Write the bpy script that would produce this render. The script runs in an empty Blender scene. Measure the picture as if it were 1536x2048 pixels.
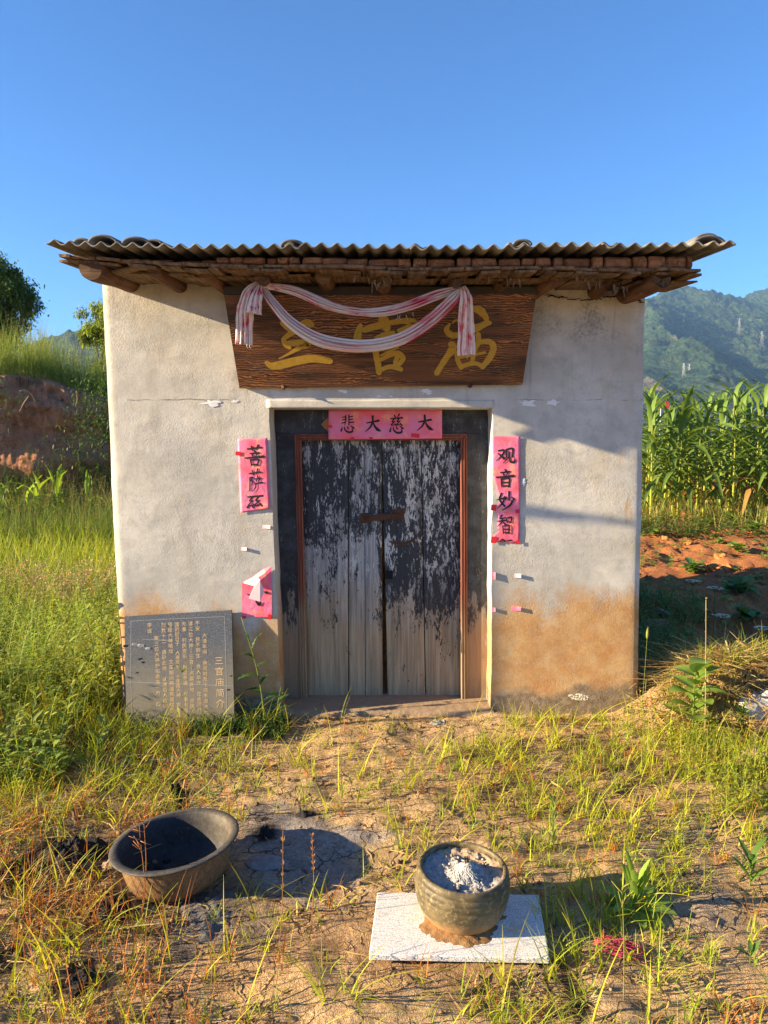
import bpy, math, random
import numpy as np
from mathutils import Vector, Matrix, Quaternion
R = math.radians
C = bpy.context.scene.collection
SC = bpy.context.scene
rng = np.random.default_rng(7)
random.seed(7)

# ------------------------------------------------------------------ camera
PITCH = R(5.5); FPX = 1420.0; CY = -4.07; CZ = 1.6
cs, sn = math.cos(PITCH), math.sin(PITCH)
cd = bpy.data.cameras.new('camera'); cam = bpy.data.objects.new('camera', cd); C.objects.link(cam)
cd.sensor_fit = 'VERTICAL'; cd.sensor_height = 36; cd.sensor_width = 27
cd.lens = 36 * FPX / 2048
cd.clip_start = 0.05; cd.clip_end = 20000
cam.location = (0, CY, CZ); cam.rotation_euler = (R(90) - PITCH, 0, 0)
SC.camera = cam

# ------------------------------------------------------------------ light
EL, AZ = R(17), R(10.5)
sund = Vector((math.cos(EL) * math.cos(AZ), math.cos(EL) * math.sin(AZ), -math.sin(EL)))
sl = bpy.data.lights.new('sun', 'SUN'); so = bpy.data.objects.new('sun', sl); C.objects.link(so)
sl.energy = 5.0; sl.angle = R(0.5); sl.color = (1.0, 0.78, 0.48)
so.rotation_euler = sund.to_track_quat('-Z', 'Y').to_euler()
w = bpy.data.worlds.new('World'); SC.world = w; w.use_nodes = True
nt = w.node_tree; nt.nodes.clear()
sky = nt.nodes.new('ShaderNodeTexSky'); sky.sky_type = 'NISHITA'; sky.sun_disc = False
sky.sun_elevation = EL; sky.sun_rotation = math.atan2(-sund.x, -sund.y)
sky.altitude = 2500; sky.air_density = 1.0; sky.dust_density = 1.6; sky.ozone_density = 6.0
bg = nt.nodes.new('ShaderNodeBackground'); bg.inputs[1].default_value = 0.067
wo = nt.nodes.new('ShaderNodeOutputWorld')
hs = nt.nodes.new('ShaderNodeHueSaturation'); hs.inputs['Saturation'].default_value = 1.08
nt.links.new(sky.outputs[0], hs.inputs['Color']); nt.links.new(hs.outputs[0], bg.inputs[0]); nt.links.new(bg.outputs[0], wo.inputs[0])
SC.view_settings.view_transform = 'Standard'; SC.view_settings.look = 'None'
SC.view_settings.gamma = 1; SC.view_settings.exposure = 2.15
SC.view_settings.use_curve_mapping = False

# ------------------------------------------------------------------ helpers
def ray(px, py):
    dx = (px - 768) / FPX; up = (1024 - py) / FPX
    return np.array((dx, cs + up * sn, -sn + up * cs))
def P(px, py, Y):
    d = ray(px, py); t = (Y - CY) / d[1]
    return np.array((d[0] * t, Y, CZ + d[2] * t))
O3 = np.array((0, CY, CZ))
def RP(px, py, p0, n):
    d = ray(px, py); t = np.dot(p0 - O3, n) / np.dot(d, n)
    return O3 + d * t

def _h(ix, iy, s):
    s = int(s)
    n = (ix * 374761393 + iy * 668265263 + s * 144269504) & 0xffffffff
    n = ((n ^ (n >> 13)) * 1274126177) & 0xffffffff
    return ((n ^ (n >> 16)) & 0xffff) / 32767.5 - 1
def vn(x, y, s=0):
    x = np.asarray(x, float); y = np.asarray(y, float)
    ix = np.floor(x).astype(np.int64); iy = np.floor(y).astype(np.int64)
    fx = x - ix; fy = y - iy
    fx = fx * fx * (3 - 2 * fx); fy = fy * fy * (3 - 2 * fy)
    a = _h(ix, iy, s); b = _h(ix + 1, iy, s); c = _h(ix, iy + 1, s); d = _h(ix + 1, iy + 1, s)
    return (a * (1 - fx) + b * fx) * (1 - fy) + (c * (1 - fx) + d * fx) * fy
def fbm(x, y, f=1., o=4, s=0, g=.5):
    x = np.asarray(x, float); y = np.asarray(y, float)
    r = 0; a = 1.
    for k in range(o):
        r = r + a * vn(x * f + 17.3 * k, y * f - 9.1 * k, s + k); f *= 2.03; a *= g
    return r
def sstep(a, b, x):
    t = np.clip((np.asarray(x, float) - a) / (b - a), 0, 1); return t * t * (3 - 2 * t)

MOUND = (2.08, -0.02)
def gh(x, y):
    x = np.asarray(x, float); y = np.asarray(y, float)
    z = 0.045 * np.clip(y - .2, 0, 8) + 0.012 * np.clip(y - 8.2, 0, 60)
    z = z + .012 * fbm(x, y, 1.3, 3, 3) + .006 * fbm(x, y, 9, 3, 5)
    d = np.hypot((x - MOUND[0]) / .70, (y - MOUND[1]) / .42)
    z = z + .34 * (1 - sstep(.15, 1.15, d)) + .10 * (1 - sstep(.1, 1, np.hypot((x - 2.7) / .7, (y + .5) / .5)))
    z = z + .10 * (1 - sstep(.2, 1, np.hypot((x + 2.4) / 1.0, (y + .35) / .7)))
    field = sstep(1.6, 2.0, x) * sstep(.9, 1.6, y)
    z = z + field * (.035 * fbm(x, y, 3.1, 4, 11, .6) + .02 * np.sin(y * 6.5 + fbm(x, y, .6, 2, 2)))
    return z
def G(px, py):
    d = ray(px, py); z = 0.
    for i in range(30):
        t = (z - CZ) / d[2] if abs(d[2]) > 1e-6 else 50
        p = O3 + d * t; z = z * .5 + .5 * float(gh(p[0], p[1]))
    return np.array((p[0], p[1], float(gh(p[0], p[1]))))

class Soup:
    def __init__(s): s.V = []; s.F = []; s.K = []; s.n = 0; s.U = []
    def add(s, V, F, col=None, uv=None):
        V = np.asarray(V, float).reshape(-1, 3); F = np.asarray(F, int)
        if F.shape[1] == 3: F = np.concatenate([F, np.full((len(F), 1), -1)], 1); 
        off = F.copy(); off[off >= 0] += s.n
        s.V.append(V); s.F.append(off)
        if col is None: col = (1, 1, 1)
        col = np.asarray(col, float)
        if col.ndim == 1: col = np.tile(col, (len(V), 1))
        s.K.append(col)
        s.U.append(np.zeros((len(V), 2)) if uv is None else np.asarray(uv, float))
        s.n += len(V); return s
OFF = {}
def off(o): return OFF.get(o.name, np.zeros(3)) if o else np.zeros(3)
def mesh_from(name, S, mat, smooth=True, o3=np.zeros(3)):
    V = np.concatenate(S.V) - o3; F = np.concatenate(S.F); K = np.concatenate(S.K); U = np.concatenate(S.U)
    cnt = np.where(F[:, 3] < 0, 3, 4)
    loops = F[F >= 0].ravel() if (cnt == 4).all() or (cnt == 3).all() else F.ravel()[F.ravel() >= 0]
    me = bpy.data.meshes.new(name)
    me.vertices.add(len(V)); me.vertices.foreach_set('co', V.astype(np.float32).ravel())
    me.loops.add(len(loops)); me.loops.foreach_set('vertex_index', loops.astype(np.int32))
    me.polygons.add(len(F)); st = np.concatenate([[0], np.cumsum(cnt)[:-1]])
    me.polygons.foreach_set('loop_start', st.astype(np.int32))
    me.polygons.foreach_set('loop_total', cnt.astype(np.int32))
    me.polygons.foreach_set('use_smooth', np.full(len(F), smooth))
    me.update(calc_edges=True)
    a = me.color_attributes.new('tint', 'FLOAT_COLOR', 'POINT')
    a.data.foreach_set('color', np.concatenate([K, np.ones((len(K), 1))], 1).astype(np.float32).ravel())
    if U.any():
        ul = me.uv_layers.new(name='UVMap'); ul.data.foreach_set('uv', U[loops].astype(np.float32).ravel())
    if mat: me.materials.append(mat)
    me.validate()
    return me
def mk(name, S, mat, parent=None, smooth=True, label=None, cat=None, kind=None, group=None, sharp=None):
    """one mesh object; vertices come in world space"""
    o3 = off(parent)
    org = o3.copy()
    me = mesh_from(name, S, mat, smooth, org)
    ob = bpy.data.objects.new(name, me); C.objects.link(ob)
    if parent: ob.parent = parent
    OFF[ob.name] = o3
    if label: ob['label'] = label
    if cat: ob['category'] = cat
    if kind: ob['kind'] = kind
    if group: ob['group'] = group
    return ob
def thing(name, label, cat, loc=(0, 0, 0), group=None):
    o = bpy.data.objects.new(name, None); C.objects.link(o); o.location = Vector(loc)
    o.empty_display_size = .1
    o['label'] = label; o['category'] = cat
    if group: o['group'] = group
    OFF[o.name] = np.array(loc, float); return o
def copy_tree(o, parent=None, label=None):
    c = o.copy(); C.objects.link(c)
    if parent: c.parent = parent
    if label: c['label'] = label
    for ch in [k for k in ALLCH(o)]: copy_tree(ch, c)
    return c
def ALLCH(o): return list(o.children)

# shapes -> (V, F)
def box(c, s, rot=None):
    c = np.array(c, float); s = np.array(s, float) / 2
    v = np.array([[-1,-1,-1],[1,-1,-1],[1,1,-1],[-1,1,-1],[-1,-1,1],[1,-1,1],[1,1,1],[-1,1,1]], float) * s
    if rot is not None: v = v @ np.array(rot).T
    f = [[0,3,2,1],[4,5,6,7],[0,1,5,4],[1,2,6,5],[2,3,7,6],[3,0,4,7]]
    return v + c, f
def grid(nu, nv):
    """faces of a grid with (nu+1)*(nv+1) verts, v fastest"""
    i, j = np.meshgrid(np.arange(nu), np.arange(nv), indexing='ij'); a = i * (nv + 1) + j
    return np.stack([a, a + nv + 1, a + nv + 2, a + 1], -1).reshape(-1, 4)
def sheet3(Pts):  # Pts (nu+1,nv+1,3)
    return Pts.reshape(-1, 3), grid(Pts.shape[0] - 1, Pts.shape[1] - 1)
def slab(Pts, th, nrm):
    """thick sheet: front grid, back grid offset by -nrm*th, rim"""
    nu, nv = Pts.shape[0] - 1, Pts.shape[1] - 1
    A = Pts.reshape(-1, 3); B = A - np.array(nrm) * th; n = len(A)
    f = grid(nu, nv); fb = f[:, ::-1] + n
    idx = np.arange(n).reshape(nu + 1, nv + 1)
    ring = np.concatenate([idx[:, 0], idx[-1, 1:], idx[-2::-1, -1], idx[0, -2:0:-1]])
    r2 = np.roll(ring, -1)
    rim = np.stack([r2, ring, ring + n, r2 + n], -1)
    return np.concatenate([A, B]), np.concatenate([f, fb, rim])
def tube(pts, rad, ns=8, caps=True):
    pts = np.asarray(pts, float); n = len(pts); rad = np.broadcast_to(np.asarray(rad, float), (n,))
    T = np.gradient(pts, axis=0); T /= np.linalg.norm(T, axis=1)[:, None] + 1e-12
    ref = np.array((0, 0, 1.)) if abs(T[0][2]) < .9 else np.array((1., 0, 0))
    A = np.cross(T, ref); A /= np.linalg.norm(A, axis=1)[:, None] + 1e-12; B = np.cross(T, A)
    an = np.linspace(0, 2 * math.pi, ns, endpoint=False)
    V = pts[:, None] + rad[:, None, None] * (A[:, None] * np.cos(an)[None, :, None] + B[:, None] * np.sin(an)[None, :, None])
    V = V.reshape(-1, 3); F = []
    for i in range(n - 1):
        for j in range(ns):
            a = i * ns + j; b = i * ns + (j + 1) % ns
            F.append((a, b, b + ns, a + ns))
    F = np.array(F)
    if caps:
        V = np.concatenate([V, pts[:1], pts[-1:]]); m = n * ns
        cf = [(m, (j + 1) % ns, j, -1) for j in range(ns)] + [(m + 1, (n - 1) * ns + j, (n - 1) * ns + (j + 1) % ns, -1) for j in range(ns)]
        F = np.concatenate([F, np.array(cf)])
    return V, F
def lathe(prof, ns=48, c=(0, 0, 0), wob=0, rot=None):
    prof = np.array(prof, float); an = np.linspace(0, 2 * math.pi, ns, endpoint=False)
    r = prof[:, 0][:, None] * (1 + wob * np.sin(an * 2 + 1)[None] + wob * .6 * np.sin(an * 3)[None])
    V = np.stack([r * np.cos(an), r * np.sin(an), np.repeat(prof[:, 1][:, None], ns, 1)], -1).reshape(-1, 3)
    F = []
    for i in range(len(prof) - 1):
        for j in range(ns):
            a = i * ns + j; b = i * ns + (j + 1) % ns; F.append((a, b, b + ns, a + ns))
    if rot is not None: V = V @ np.array(rot).T
    return V + np.array(c), np.array(F)
def rotm(rx=0, ry=0, rz=0):
    return np.array((Matrix.Rotation(rz, 3, 'Z') @ Matrix.Rotation(ry, 3, 'Y') @ Matrix.Rotation(rx, 3, 'X')))
def cat_rom(pts, n):
    pts = np.asarray(pts, float)
    if len(pts) == 2: 
        t = np.linspace(0, 1, n)[:, None]; return pts[0] * (1 - t) + pts[1] * t
    p = np.concatenate([[2 * pts[0] - pts[1]], pts, [2 * pts[-1] - pts[-2]]])
    out = []; m = len(pts) - 1
    for t in np.linspace(0, m - 1e-6, n):
        i = int(t); f = t - i; a, b, c, d = p[i:i + 4]
        out.append(.5 * (2 * b + (c - a) * f + (2 * a - 5 * b + 4 * c - d) * f * f + (3 * b - a - 3 * c + d) * f ** 3))
    return np.array(out)
def rock(c, r, seed, sub=10, flat=.7, rough=.25, sq=1.0):
    th = np.linspace(0, math.pi, sub + 1); ph = np.linspace(0, 2 * math.pi, 2 * sub, endpoint=False)
    T, Q = np.meshgrid(th, ph, indexing='ij')
    d = np.stack([np.sin(T) * np.cos(Q), np.sin(T) * np.sin(Q), np.cos(T)], -1)
    k = 1 + rough * fbm(d[..., 0] * 1.3 + d[..., 2] * .9 + seed, d[..., 1] * 1.3 - d[..., 2] * .7 + seed * 2, 1.2, 3, seed)
    d = np.sign(d) * np.abs(d) ** sq
    r = np.broadcast_to(np.asarray(r, float), (3,))
    V = (d * k[..., None] * r).reshape(-1, 3); V[:, 2] *= flat; n = 2 * sub; F = []
    for i in range(sub):
        for j in range(n):
            F.append((i * n + j, (i + 1) * n + j, (i + 1) * n + (j + 1) % n, i * n + (j + 1) % n))
    return V + np.array(c), np.array(F)

# ------------------------------------------------------------------ materials
class NB:
    def __init__(s, name):
        s.m = bpy.data.materials.new(name); s.m.use_nodes = True; s.t = s.m.node_tree
        s.b = s.t.nodes['Principled BSDF']; s.o = s.t.nodes['Material Output']
        s.tc = s.t.nodes.new('ShaderNodeTexCoord')
    def L(s, a, b): s.t.links.new(a, b)
    def set(s, sock, v):
        if hasattr(v, 'is_output') or isinstance(v, bpy.types.NodeSocket): s.L(v, sock)
        elif isinstance(v, (tuple, list)) and len(v) == 3 and sock.type == 'RGBA': sock.default_value = (*v, 1)
        else: sock.default_value = v
    @property
    def P(s): return s.tc.outputs['Object']
    @property
    def UV(s): return s.tc.outputs['UV']
    def att(s, n='tint'):
        a = s.t.nodes.new('ShaderNodeAttribute'); a.attribute_name = n; return a.outputs['Color']
    def map(s, v, sc=(1, 1, 1), loc=(0, 0, 0), rot=(0, 0, 0)):
        n = s.t.nodes.new('ShaderNodeMapping'); s.L(v, n.inputs[0])
        n.inputs['Scale'].default_value = sc; n.inputs['Location'].default_value = loc; n.inputs['Rotation'].default_value = rot
        return n.outputs[0]
    def noise(s, v, sc, det=4, ro=.55, dist=0):
        n = s.t.nodes.new('ShaderNodeTexNoise'); s.L(v, n.inputs['Vector'])
        n.inputs['Scale'].default_value = sc; n.inputs['Detail'].default_value = det
        n.inputs['Roughness'].default_value = ro; n.inputs['Distortion'].default_value = dist; return n.outputs['Fac']
    def vor(s, v, sc, feat='F1', out='Distance', rnd=1):
        n = s.t.nodes.new('ShaderNodeTexVoronoi'); n.feature = feat; s.L(v, n.inputs['Vector'])
        n.inputs['Scale'].default_value = sc; n.inputs['Randomness'].default_value = rnd; return n.outputs[out]
    def ramp(s, f, st, interp='LINEAR'):
        n = s.t.nodes.new('ShaderNodeValToRGB'); s.set(n.inputs[0], f); r = n.color_ramp; r.interpolation = interp
        while len(r.elements) < len(st): r.elements.new(.5)
        for e, (p, c) in zip(r.elements, st):
            e.position = p; c = (c, c, c) if isinstance(c, (int, float)) else c; e.color = (*c, 1)
        return n.outputs[0]
    def mix(s, f, a, b, mode='MIX'):
        n = s.t.nodes.new('ShaderNodeMix'); n.data_type = 'RGBA'; n.blend_type = mode
        s.set(n.inputs[0], f); s.set(n.inputs[6], a); s.set(n.inputs[7], b); return n.outputs[2]
    def ma(s, op, a, b=0, c=0, clamp=False):
        n = s.t.nodes.new('ShaderNodeMath'); n.operation = op; n.use_clamp = clamp
        s.set(n.inputs[0], a); s.set(n.inputs[1], b); s.set(n.inputs[2], c); return n.outputs[0]
    def mr(s, v, a, b, c=0, d=1):
        n = s.t.nodes.new('ShaderNodeMapRange'); n.interpolation_type = 'SMOOTHSTEP'; s.set(n.inputs[0], v)
        for i, q in enumerate((a, b, c, d)): n.inputs[i + 1].default_value = q
        return n.outputs[0]
    def xyz(s, v):
        n = s.t.nodes.new('ShaderNodeSeparateXYZ'); s.L(v, n.inputs[0]); return n.outputs
    def bump(s, h, st=.5, d=.01, nrm=None):
        n = s.t.nodes.new('ShaderNodeBump'); s.L(h, n.inputs['Height']); n.inputs['Strength'].default_value = st
        n.inputs['Distance'].default_value = d
        if nrm is not None: s.L(nrm, n.inputs['Normal'])
        s.L(n.outputs[0], s.b.inputs['Normal']); return n.outputs[0]
    def done(s, col=None, rough=.85, metal=0, spec=.3):
        if col is not None: s.set(s.b.inputs['Base Color'], col)
        s.set(s.b.inputs['Roughness'], rough); s.b.inputs['Metallic'].default_value = metal
        s.b.inputs['Specular IOR Level'].default_value = spec; return s.m

def m_plain(name, col, rough=.8, var=.25, sc=40, bump=.3, bd=.002, metal=0, spec=.3):
    n = NB(name); f = n.noise(n.P, sc, 5, .6)
    c = n.mix(f, tuple(x * (1 - var) for x in col), tuple(min(1, x * (1 + var)) for x in col))
    if bump: n.bump(f, bump, bd)
    return n.done(c, rough, metal, spec)

def m_plaster():
    n = NB('plaster'); x, y, z = n.xyz(n.P)
    big = n.noise(n.P, 2.2, 5, .6); med = n.noise(n.P, 9, 5, .65); fine = n.noise(n.P, 90, 3, .6)
    c = n.mix(n.mr(big, .36, .64), (.42, .405, .365), (.56, .54, .485))
    c = n.mix(n.mr(med, .45, .68, 0, .6), c, (.34, .328, .295))
    c = n.mix(n.mr(n.noise(n.map(n.P, (1.4, 1, .35), (8, 0, 1)), 2.4, 6, .7), .52, .66, 0, .5), c, (.32, .30, .26))
    c = n.mix(n.mr(fine, .55, .8, 0, .45), c, (.24, .235, .22))
    # warm ochre bloom
    c = n.mix(n.mr(n.noise(n.map(n.P, (1, 1, .7), (4, 0, 2)), 3.1, 4), .52, .75, 0, .45), c, (.46, .38, .25))
    # damp mould under the eaves towards the right
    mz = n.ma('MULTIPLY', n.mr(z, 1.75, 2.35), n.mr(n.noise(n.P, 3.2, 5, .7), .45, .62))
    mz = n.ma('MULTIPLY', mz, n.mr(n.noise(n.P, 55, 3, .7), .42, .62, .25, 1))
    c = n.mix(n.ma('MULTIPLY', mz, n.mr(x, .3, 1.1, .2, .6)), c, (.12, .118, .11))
    # rusty drips near right corner
    dr = n.noise(n.map(n.P, (14, 1, 2.2), (3, 0, 1)), 1.5, 4, .6)
    dr = n.ma('MULTIPLY', n.mr(dr, .56, .68), n.ma('MULTIPLY', n.mr(x, 1.1, 1.4), n.ma('MULTIPLY', n.mr(z, .8, 1.1), n.mr(z, 1.7, 1.45))))
    c = n.mix(n.ma('MULTIPLY', dr, .8), c, (.42, .25, .10))
    # mud splash zone
    top = n.ma('ADD', z, n.ma('MULTIPLY', n.ma('SUBTRACT', n.noise(n.map(n.P, (1, 1, .3)), 3.4, 5, .65), .5), .6))
    top = n.ma('ADD', top, n.ma('MULTIPLY', n.ma('SUBTRACT', n.noise(n.map(n.P, (1, 1, .9)), 17, 8, .8), .5), .34))
    top = n.ma('SUBTRACT', top, n.mr(x, -.6, 1.3, .03, .15))
    mud = n.mr(top, .70, .46)
    mudc = n.mix(n.mr(n.noise(n.P, 6, 5, .65), .3, .7), (.42, .205, .07), (.52, .33, .15))
    mudc = n.mix(1., mudc, n.ramp(n.noise(n.P, 75, 4, .75), [(.34, .86), (.64, 1.08)]), 'MULTIPLY')
    mudc = n.mix(n.mr(n.noise(n.map(n.P, (1, 1, .8), (5, 0, 0)), 9, 7, .8), .52, .66, 0, .35), mudc, (.54, .39, .21))
    c = n.mix(n.ma('MULTIPLY', mud, n.mr(n.noise(n.P, 14, 4, .7), .25, .62, .85, 1)), c, mudc)
    # pale scuffs and the dark damp foot
    sc = n.ma('MULTIPLY', n.mr(n.noise(n.P, 4.5, 6, .75), .60, .66), n.mr(z, .6, .3))
    c = n.mix(n.ma('MULTIPLY', sc, .7), c, (.40, .37, .32))
    foot = n.mr(n.ma('ADD', z, n.ma('MULTIPLY', n.ma('SUBTRACT', n.noise(n.P, 3.3, 4, .6), .5), .35)), .20, .12)
    footc = n.mix(n.mr(n.noise(n.P, 22, 4, .7), .4, .65), (.16, .125, .085), (.30, .24, .17))
    c = n.mix(n.ma('MULTIPLY', foot, .9), c, footc)
    # hairline cracks
    cr = n.vor(n.map(n.P, (1, 1, 1.6)), 2.1, 'DISTANCE_TO_EDGE')
    wob = n.noise(n.P, 8, 4, .7)
    crk = n.ma('MULTIPLY', n.ma('LESS_THAN', n.ma('ADD', cr, n.ma('MULTIPLY', n.ma('SUBTRACT', wob, .5), .22)), .003), 0.0)
    c = n.mix(n.ma('MULTIPLY', crk, .8), c, (.08, .075, .07))
    seam = n.ma('ABSOLUTE', n.ma('SUBTRACT', n.ma('ADD', z, n.ma('MULTIPLY', n.noise(n.P, 6, 5, .7), .03)), 1.862))
    sm_ = n.ma('MULTIPLY', n.ma('MULTIPLY', n.ma('LESS_THAN', seam, .0028), n.mr(n.noise(n.P, 5, 2), .42, .55)), n.mr(n.ma('ABSOLUTE', x), .72, .85))
    c = n.mix(n.ma('MULTIPLY', sm_, .75), c, (.10, .095, .09)); crk = n.ma('MAXIMUM', crk, sm_)
    strk = n.ma('MULTIPLY', n.mr(n.noise(n.map(n.P, (22, 1, 1.2), (9, 0, 0)), 1, 4, .6), .58, .72), n.mr(z, 1.2, 2.3, .0, .5))
    c = n.mix(strk, c, (.20, .19, .17))
    h = n.ma('ADD', n.ma('MULTIPLY', n.noise(n.P, 110, 4, .65), 1.0), n.ma('MULTIPLY', n.noise(n.P, 24, 3, .6), .45))
    h = n.ma('SUBTRACT', h, n.ma('MULTIPLY', crk, 1.5))
    sw_ = n.mr(n.noise(n.map(n.P, (1, 1, 2.5)), 1.6, 4, .6), .35, .65, .15, 1)
    h = n.ma('ADD', n.ma('MULTIPLY', h, sw_), n.ma('MULTIPLY', n.noise(n.map(n.P, (.6, 1, 2.5), (0, 0, 4)), 5, 3, .5), .5))
    n.bump(h, .40, .006)
    return n.done(c, .92, 0, .2)

def m_door():
    n = NB('weathered_door_wood'); x, y, z = n.xyz(n.P)
    inf = n.t.nodes.new('ShaderNodeObjectInfo').outputs['Random']
    g1 = n.noise(n.map(n.P, (60, 60, 2.2)), 1, 6, .65, .4); g2 = n.noise(n.map(n.P, (260, 260, 7)), 1, 3, .6)
    wood = n.mix(n.mr(g1, .3, .7), (.18, .176, .172), (.43, .425, .415))
    wood = n.mix(n.mr(g2, .55, .75, 0, .7), wood, (.05, .048, .045))
    # mud-stained foot
    lo = n.mr(n.ma('ADD', z, n.ma('MULTIPLY', n.ma('SUBTRACT', n.noise(n.P, 4, 4, .6), .5), .6)), .95, .35)
    wood = n.mix(n.ma('MULTIPLY', lo, .92), wood, n.mix(n.mr(g1, .3, .7), (.24, .165, .09), (.46, .33, .19)))
    # black paint remnants: more on upper part and the right leaf
    hi = n.noise(n.map(n.P, (110, 110, 34)), 1, 4, .7); mid = n.noise(n.map(n.P, (16, 16, 5), (1, 0, 3)), 1, 6, .75, .4); lowf = n.noise(n.map(n.P, (4, 4, 2), (1, 5, 3)), 1, 3, .5)
    right = n.mr(x, -.06, -.02)
    bias = n.ma('ADD', n.ma('MULTIPLY', n.mr(z, .55, 1.45, -.17, .06), n.ma('SUBTRACT', 1, right)), n.ma('MULTIPLY', n.mr(z, .20, .95, -.13, .12), right))
    pm = n.ma('ADD', n.ma('MULTIPLY', n.ma('SUBTRACT', lowf, .5), .75), n.ma('MULTIPLY', n.ma('SUBTRACT', mid, .5), .9))
    pm = n.ma('ADD', n.ma('ADD', pm, n.ma('MULTIPLY', n.ma('SUBTRACT', hi, .5), .55)), bias)
    paint = n.mr(pm, -.03, .035)
    c = n.mix(n.ma('MULTIPLY', paint, .94), wood, n.mix(n.noise(n.P, 30, 3), (.010, .012, .016), (.032, .036, .045)))
    m2 = n.noise(n.map(n.P, (17, 17, 4.5), (7, 0, 9)), 1, 6, .8, .4); h2 = n.noise(n.map(n.P, (120, 120, 30), (3, 3, 3)), 1, 3, .7)
    wm = n.ma('ADD', n.ma('MULTIPLY', n.ma('SUBTRACT', m2, .5), 1.0), n.ma('MULTIPLY', n.ma('SUBTRACT', h2, .5), .6))
    wm = n.ma('ADD', wm, n.mr(x, -.35, .3, -.01, .06))
    wm = n.ma('MULTIPLY', n.mr(wm, .085, .13), n.mr(z, .55, .95))
    c = n.mix(n.ma('MULTIPLY', wm, .9), c, n.mix(g2, (.40, .39, .36), (.70, .69, .65)))
    h = n.ma('ADD', n.ma('MULTIPLY', g1, 1), n.ma('MULTIPLY', g2, .6))
    h = n.ma('ADD', h, n.ma('MULTIPLY', paint, .5))
    n.bump(h, .6, .003)
    return n.done(c, .8, 0, .25)

def m_frame():
    n = NB('black_painted_frame'); x, y, z = n.xyz(n.P)
    g1 = n.noise(n.map(n.P, (60, 60, 3)), 1, 6, .65, .3); g2 = n.noise(n.map(n.P, (240, 240, 9)), 1, 3, .6)
    wood = n.mix(n.mr(g1, .3, .7), (.12, .11, .10), (.26, .24, .215))
    lo = n.mr(n.ma('ADD', z, n.ma('MULTIPLY', n.ma('SUBTRACT', n.noise(n.P, 4, 4), .5), .4)), .75, .3)
    wood = n.mix(n.ma('MULTIPLY', lo, .9), wood, n.mix(g1, (.19, .13, .075), (.36, .26, .15)))
    pm = n.ma('ADD', n.noise(n.map(n.P, (10, 10, 2.8), (4, 2, 3)), 1.3, 8, .78, .3), n.mr(z, .2, .85, -.22, .16))
    pm = n.ma('ADD', pm, n.ma('MULTIPLY', n.ma('SUBTRACT', n.noise(n.map(n.P, (110, 110, 34)), 1, 4, .7), .5), .25))
    paint = n.mr(pm, .46, .53)
    c = n.mix(n.ma('MULTIPLY', paint, .95), wood, n.mix(n.mr(n.noise(n.P, 12, 5, .7), .35, .7), (.012, .013, .017), (.045, .053, .068)))
    m2 = n.noise(n.map(n.P, (20, 20, 6), (7, 0, 9)), 1, 6, .8, .4); h2 = n.noise(n.map(n.P, (120, 120, 30), (3, 3, 3)), 1, 3, .7)
    wm = n.ma('ADD', n.ma('MULTIPLY', n.ma('SUBTRACT', m2, .5), 1.0), n.ma('MULTIPLY', n.ma('SUBTRACT', h2, .5), .7))
    c = n.mix(n.ma('MULTIPLY', n.mr(wm, .15, .20), .6), c, (.32, .32, .31))
    n.bump(n.ma('ADD', g1, n.ma('MULTIPLY', g2, .6)), .5, .003)
    return n.done(c, .65, 0, .35)

def m_trim():
    n = NB('red_stained_trim'); x, y, z = n.xyz(n.P)
    g = n.noise(n.map(n.P, (120, 120, 4)), 1, 5, .6)
    c = n.mix(n.mr(g, .3, .7), (.10, .03, .02), (.27, .085, .05))
    lo = n.mr(n.ma('ADD', z, n.ma('MULTIPLY', n.noise(n.P, 5, 3), .4)), 1.0, .5)
    c = n.mix(n.ma('MULTIPLY', lo, .92), c, n.mix(g, (.20, .14, .08), (.36, .27, .16)))
    n.bump(g, .5, .003); return n.done(c, .7)

def m_plaque():
    n = NB('dark_plaque_wood')
    v = n.map(n.P, (1.1, 1.1, 15)); d = n.noise(v, 1.1, 5, .6, 1.2)
    rings = n.t.nodes.new('ShaderNodeTexWave'); rings.wave_type = 'BANDS'; rings.bands_direction = 'Z'
    vv = n.map(n.P, (.35, .35, 1)); n.L(vv, rings.inputs[0]); rings.inputs['Scale'].default_value = 26
    rings.inputs['Distortion'].default_value = 9; rings.inputs['Detail'].default_value = 4; rings.inputs['Detail Scale'].default_value = 1.6
    g = n.noise(n.map(n.P, (5, 5, 110)), 1, 6, .7, .5)
    c = n.mix(n.mr(d, .35, .65), (.03, .011, .006), (.12, .043, .015))
    c = n.mix(n.ma('MULTIPLY', n.mr(rings.outputs['Fac'], .55, .98), n.mr(n.noise(n.map(n.P, (1.5, 1, 5)), 1.5, 3), .38, .65)), c, (.38, .15, .045))
    c = n.mix(n.mr(g, .60, .75, 0, .5), c, (.32, .14, .05))
    kn = n.vor(n.map(n.P, (1, 1, 1.8)), 2.6)
    c = n.mix(n.mr(kn, .09, .03, 0, .85), c, (.02, .01, .008))
    n.bump(n.ma('ADD', rings.outputs['Fac'], g), .35, .002)
    return n.done(c, .5, 0, .4)

def m_paper():
    n = NB('pink_couplet_paper')
    a = n.noise(n.P, 9, 3, .5, .5); b = n.noise(n.map(n.P, (1, 1, 1), (3, 1, 2)), 14, 3, .5)
    c = n.mix(n.mr(a, .35, .65), (.80, .13, .19), (.72, .20, .36))
    c = n.mix(n.mr(b, .52, .7, 0, .75), c, (.86, .34, .17))
    c = n.mix(n.mr(n.noise(n.P, 5, 4, .6), .58, .75, 0, .4), c, (.80, .34, .36))
    n.bump(n.ma('ADD', n.vor(n.P, 26, 'DISTANCE_TO_EDGE'), n.noise(n.P, 30, 3)), .35, .004)
    return n.done(c, .6, 0, .3)

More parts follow.
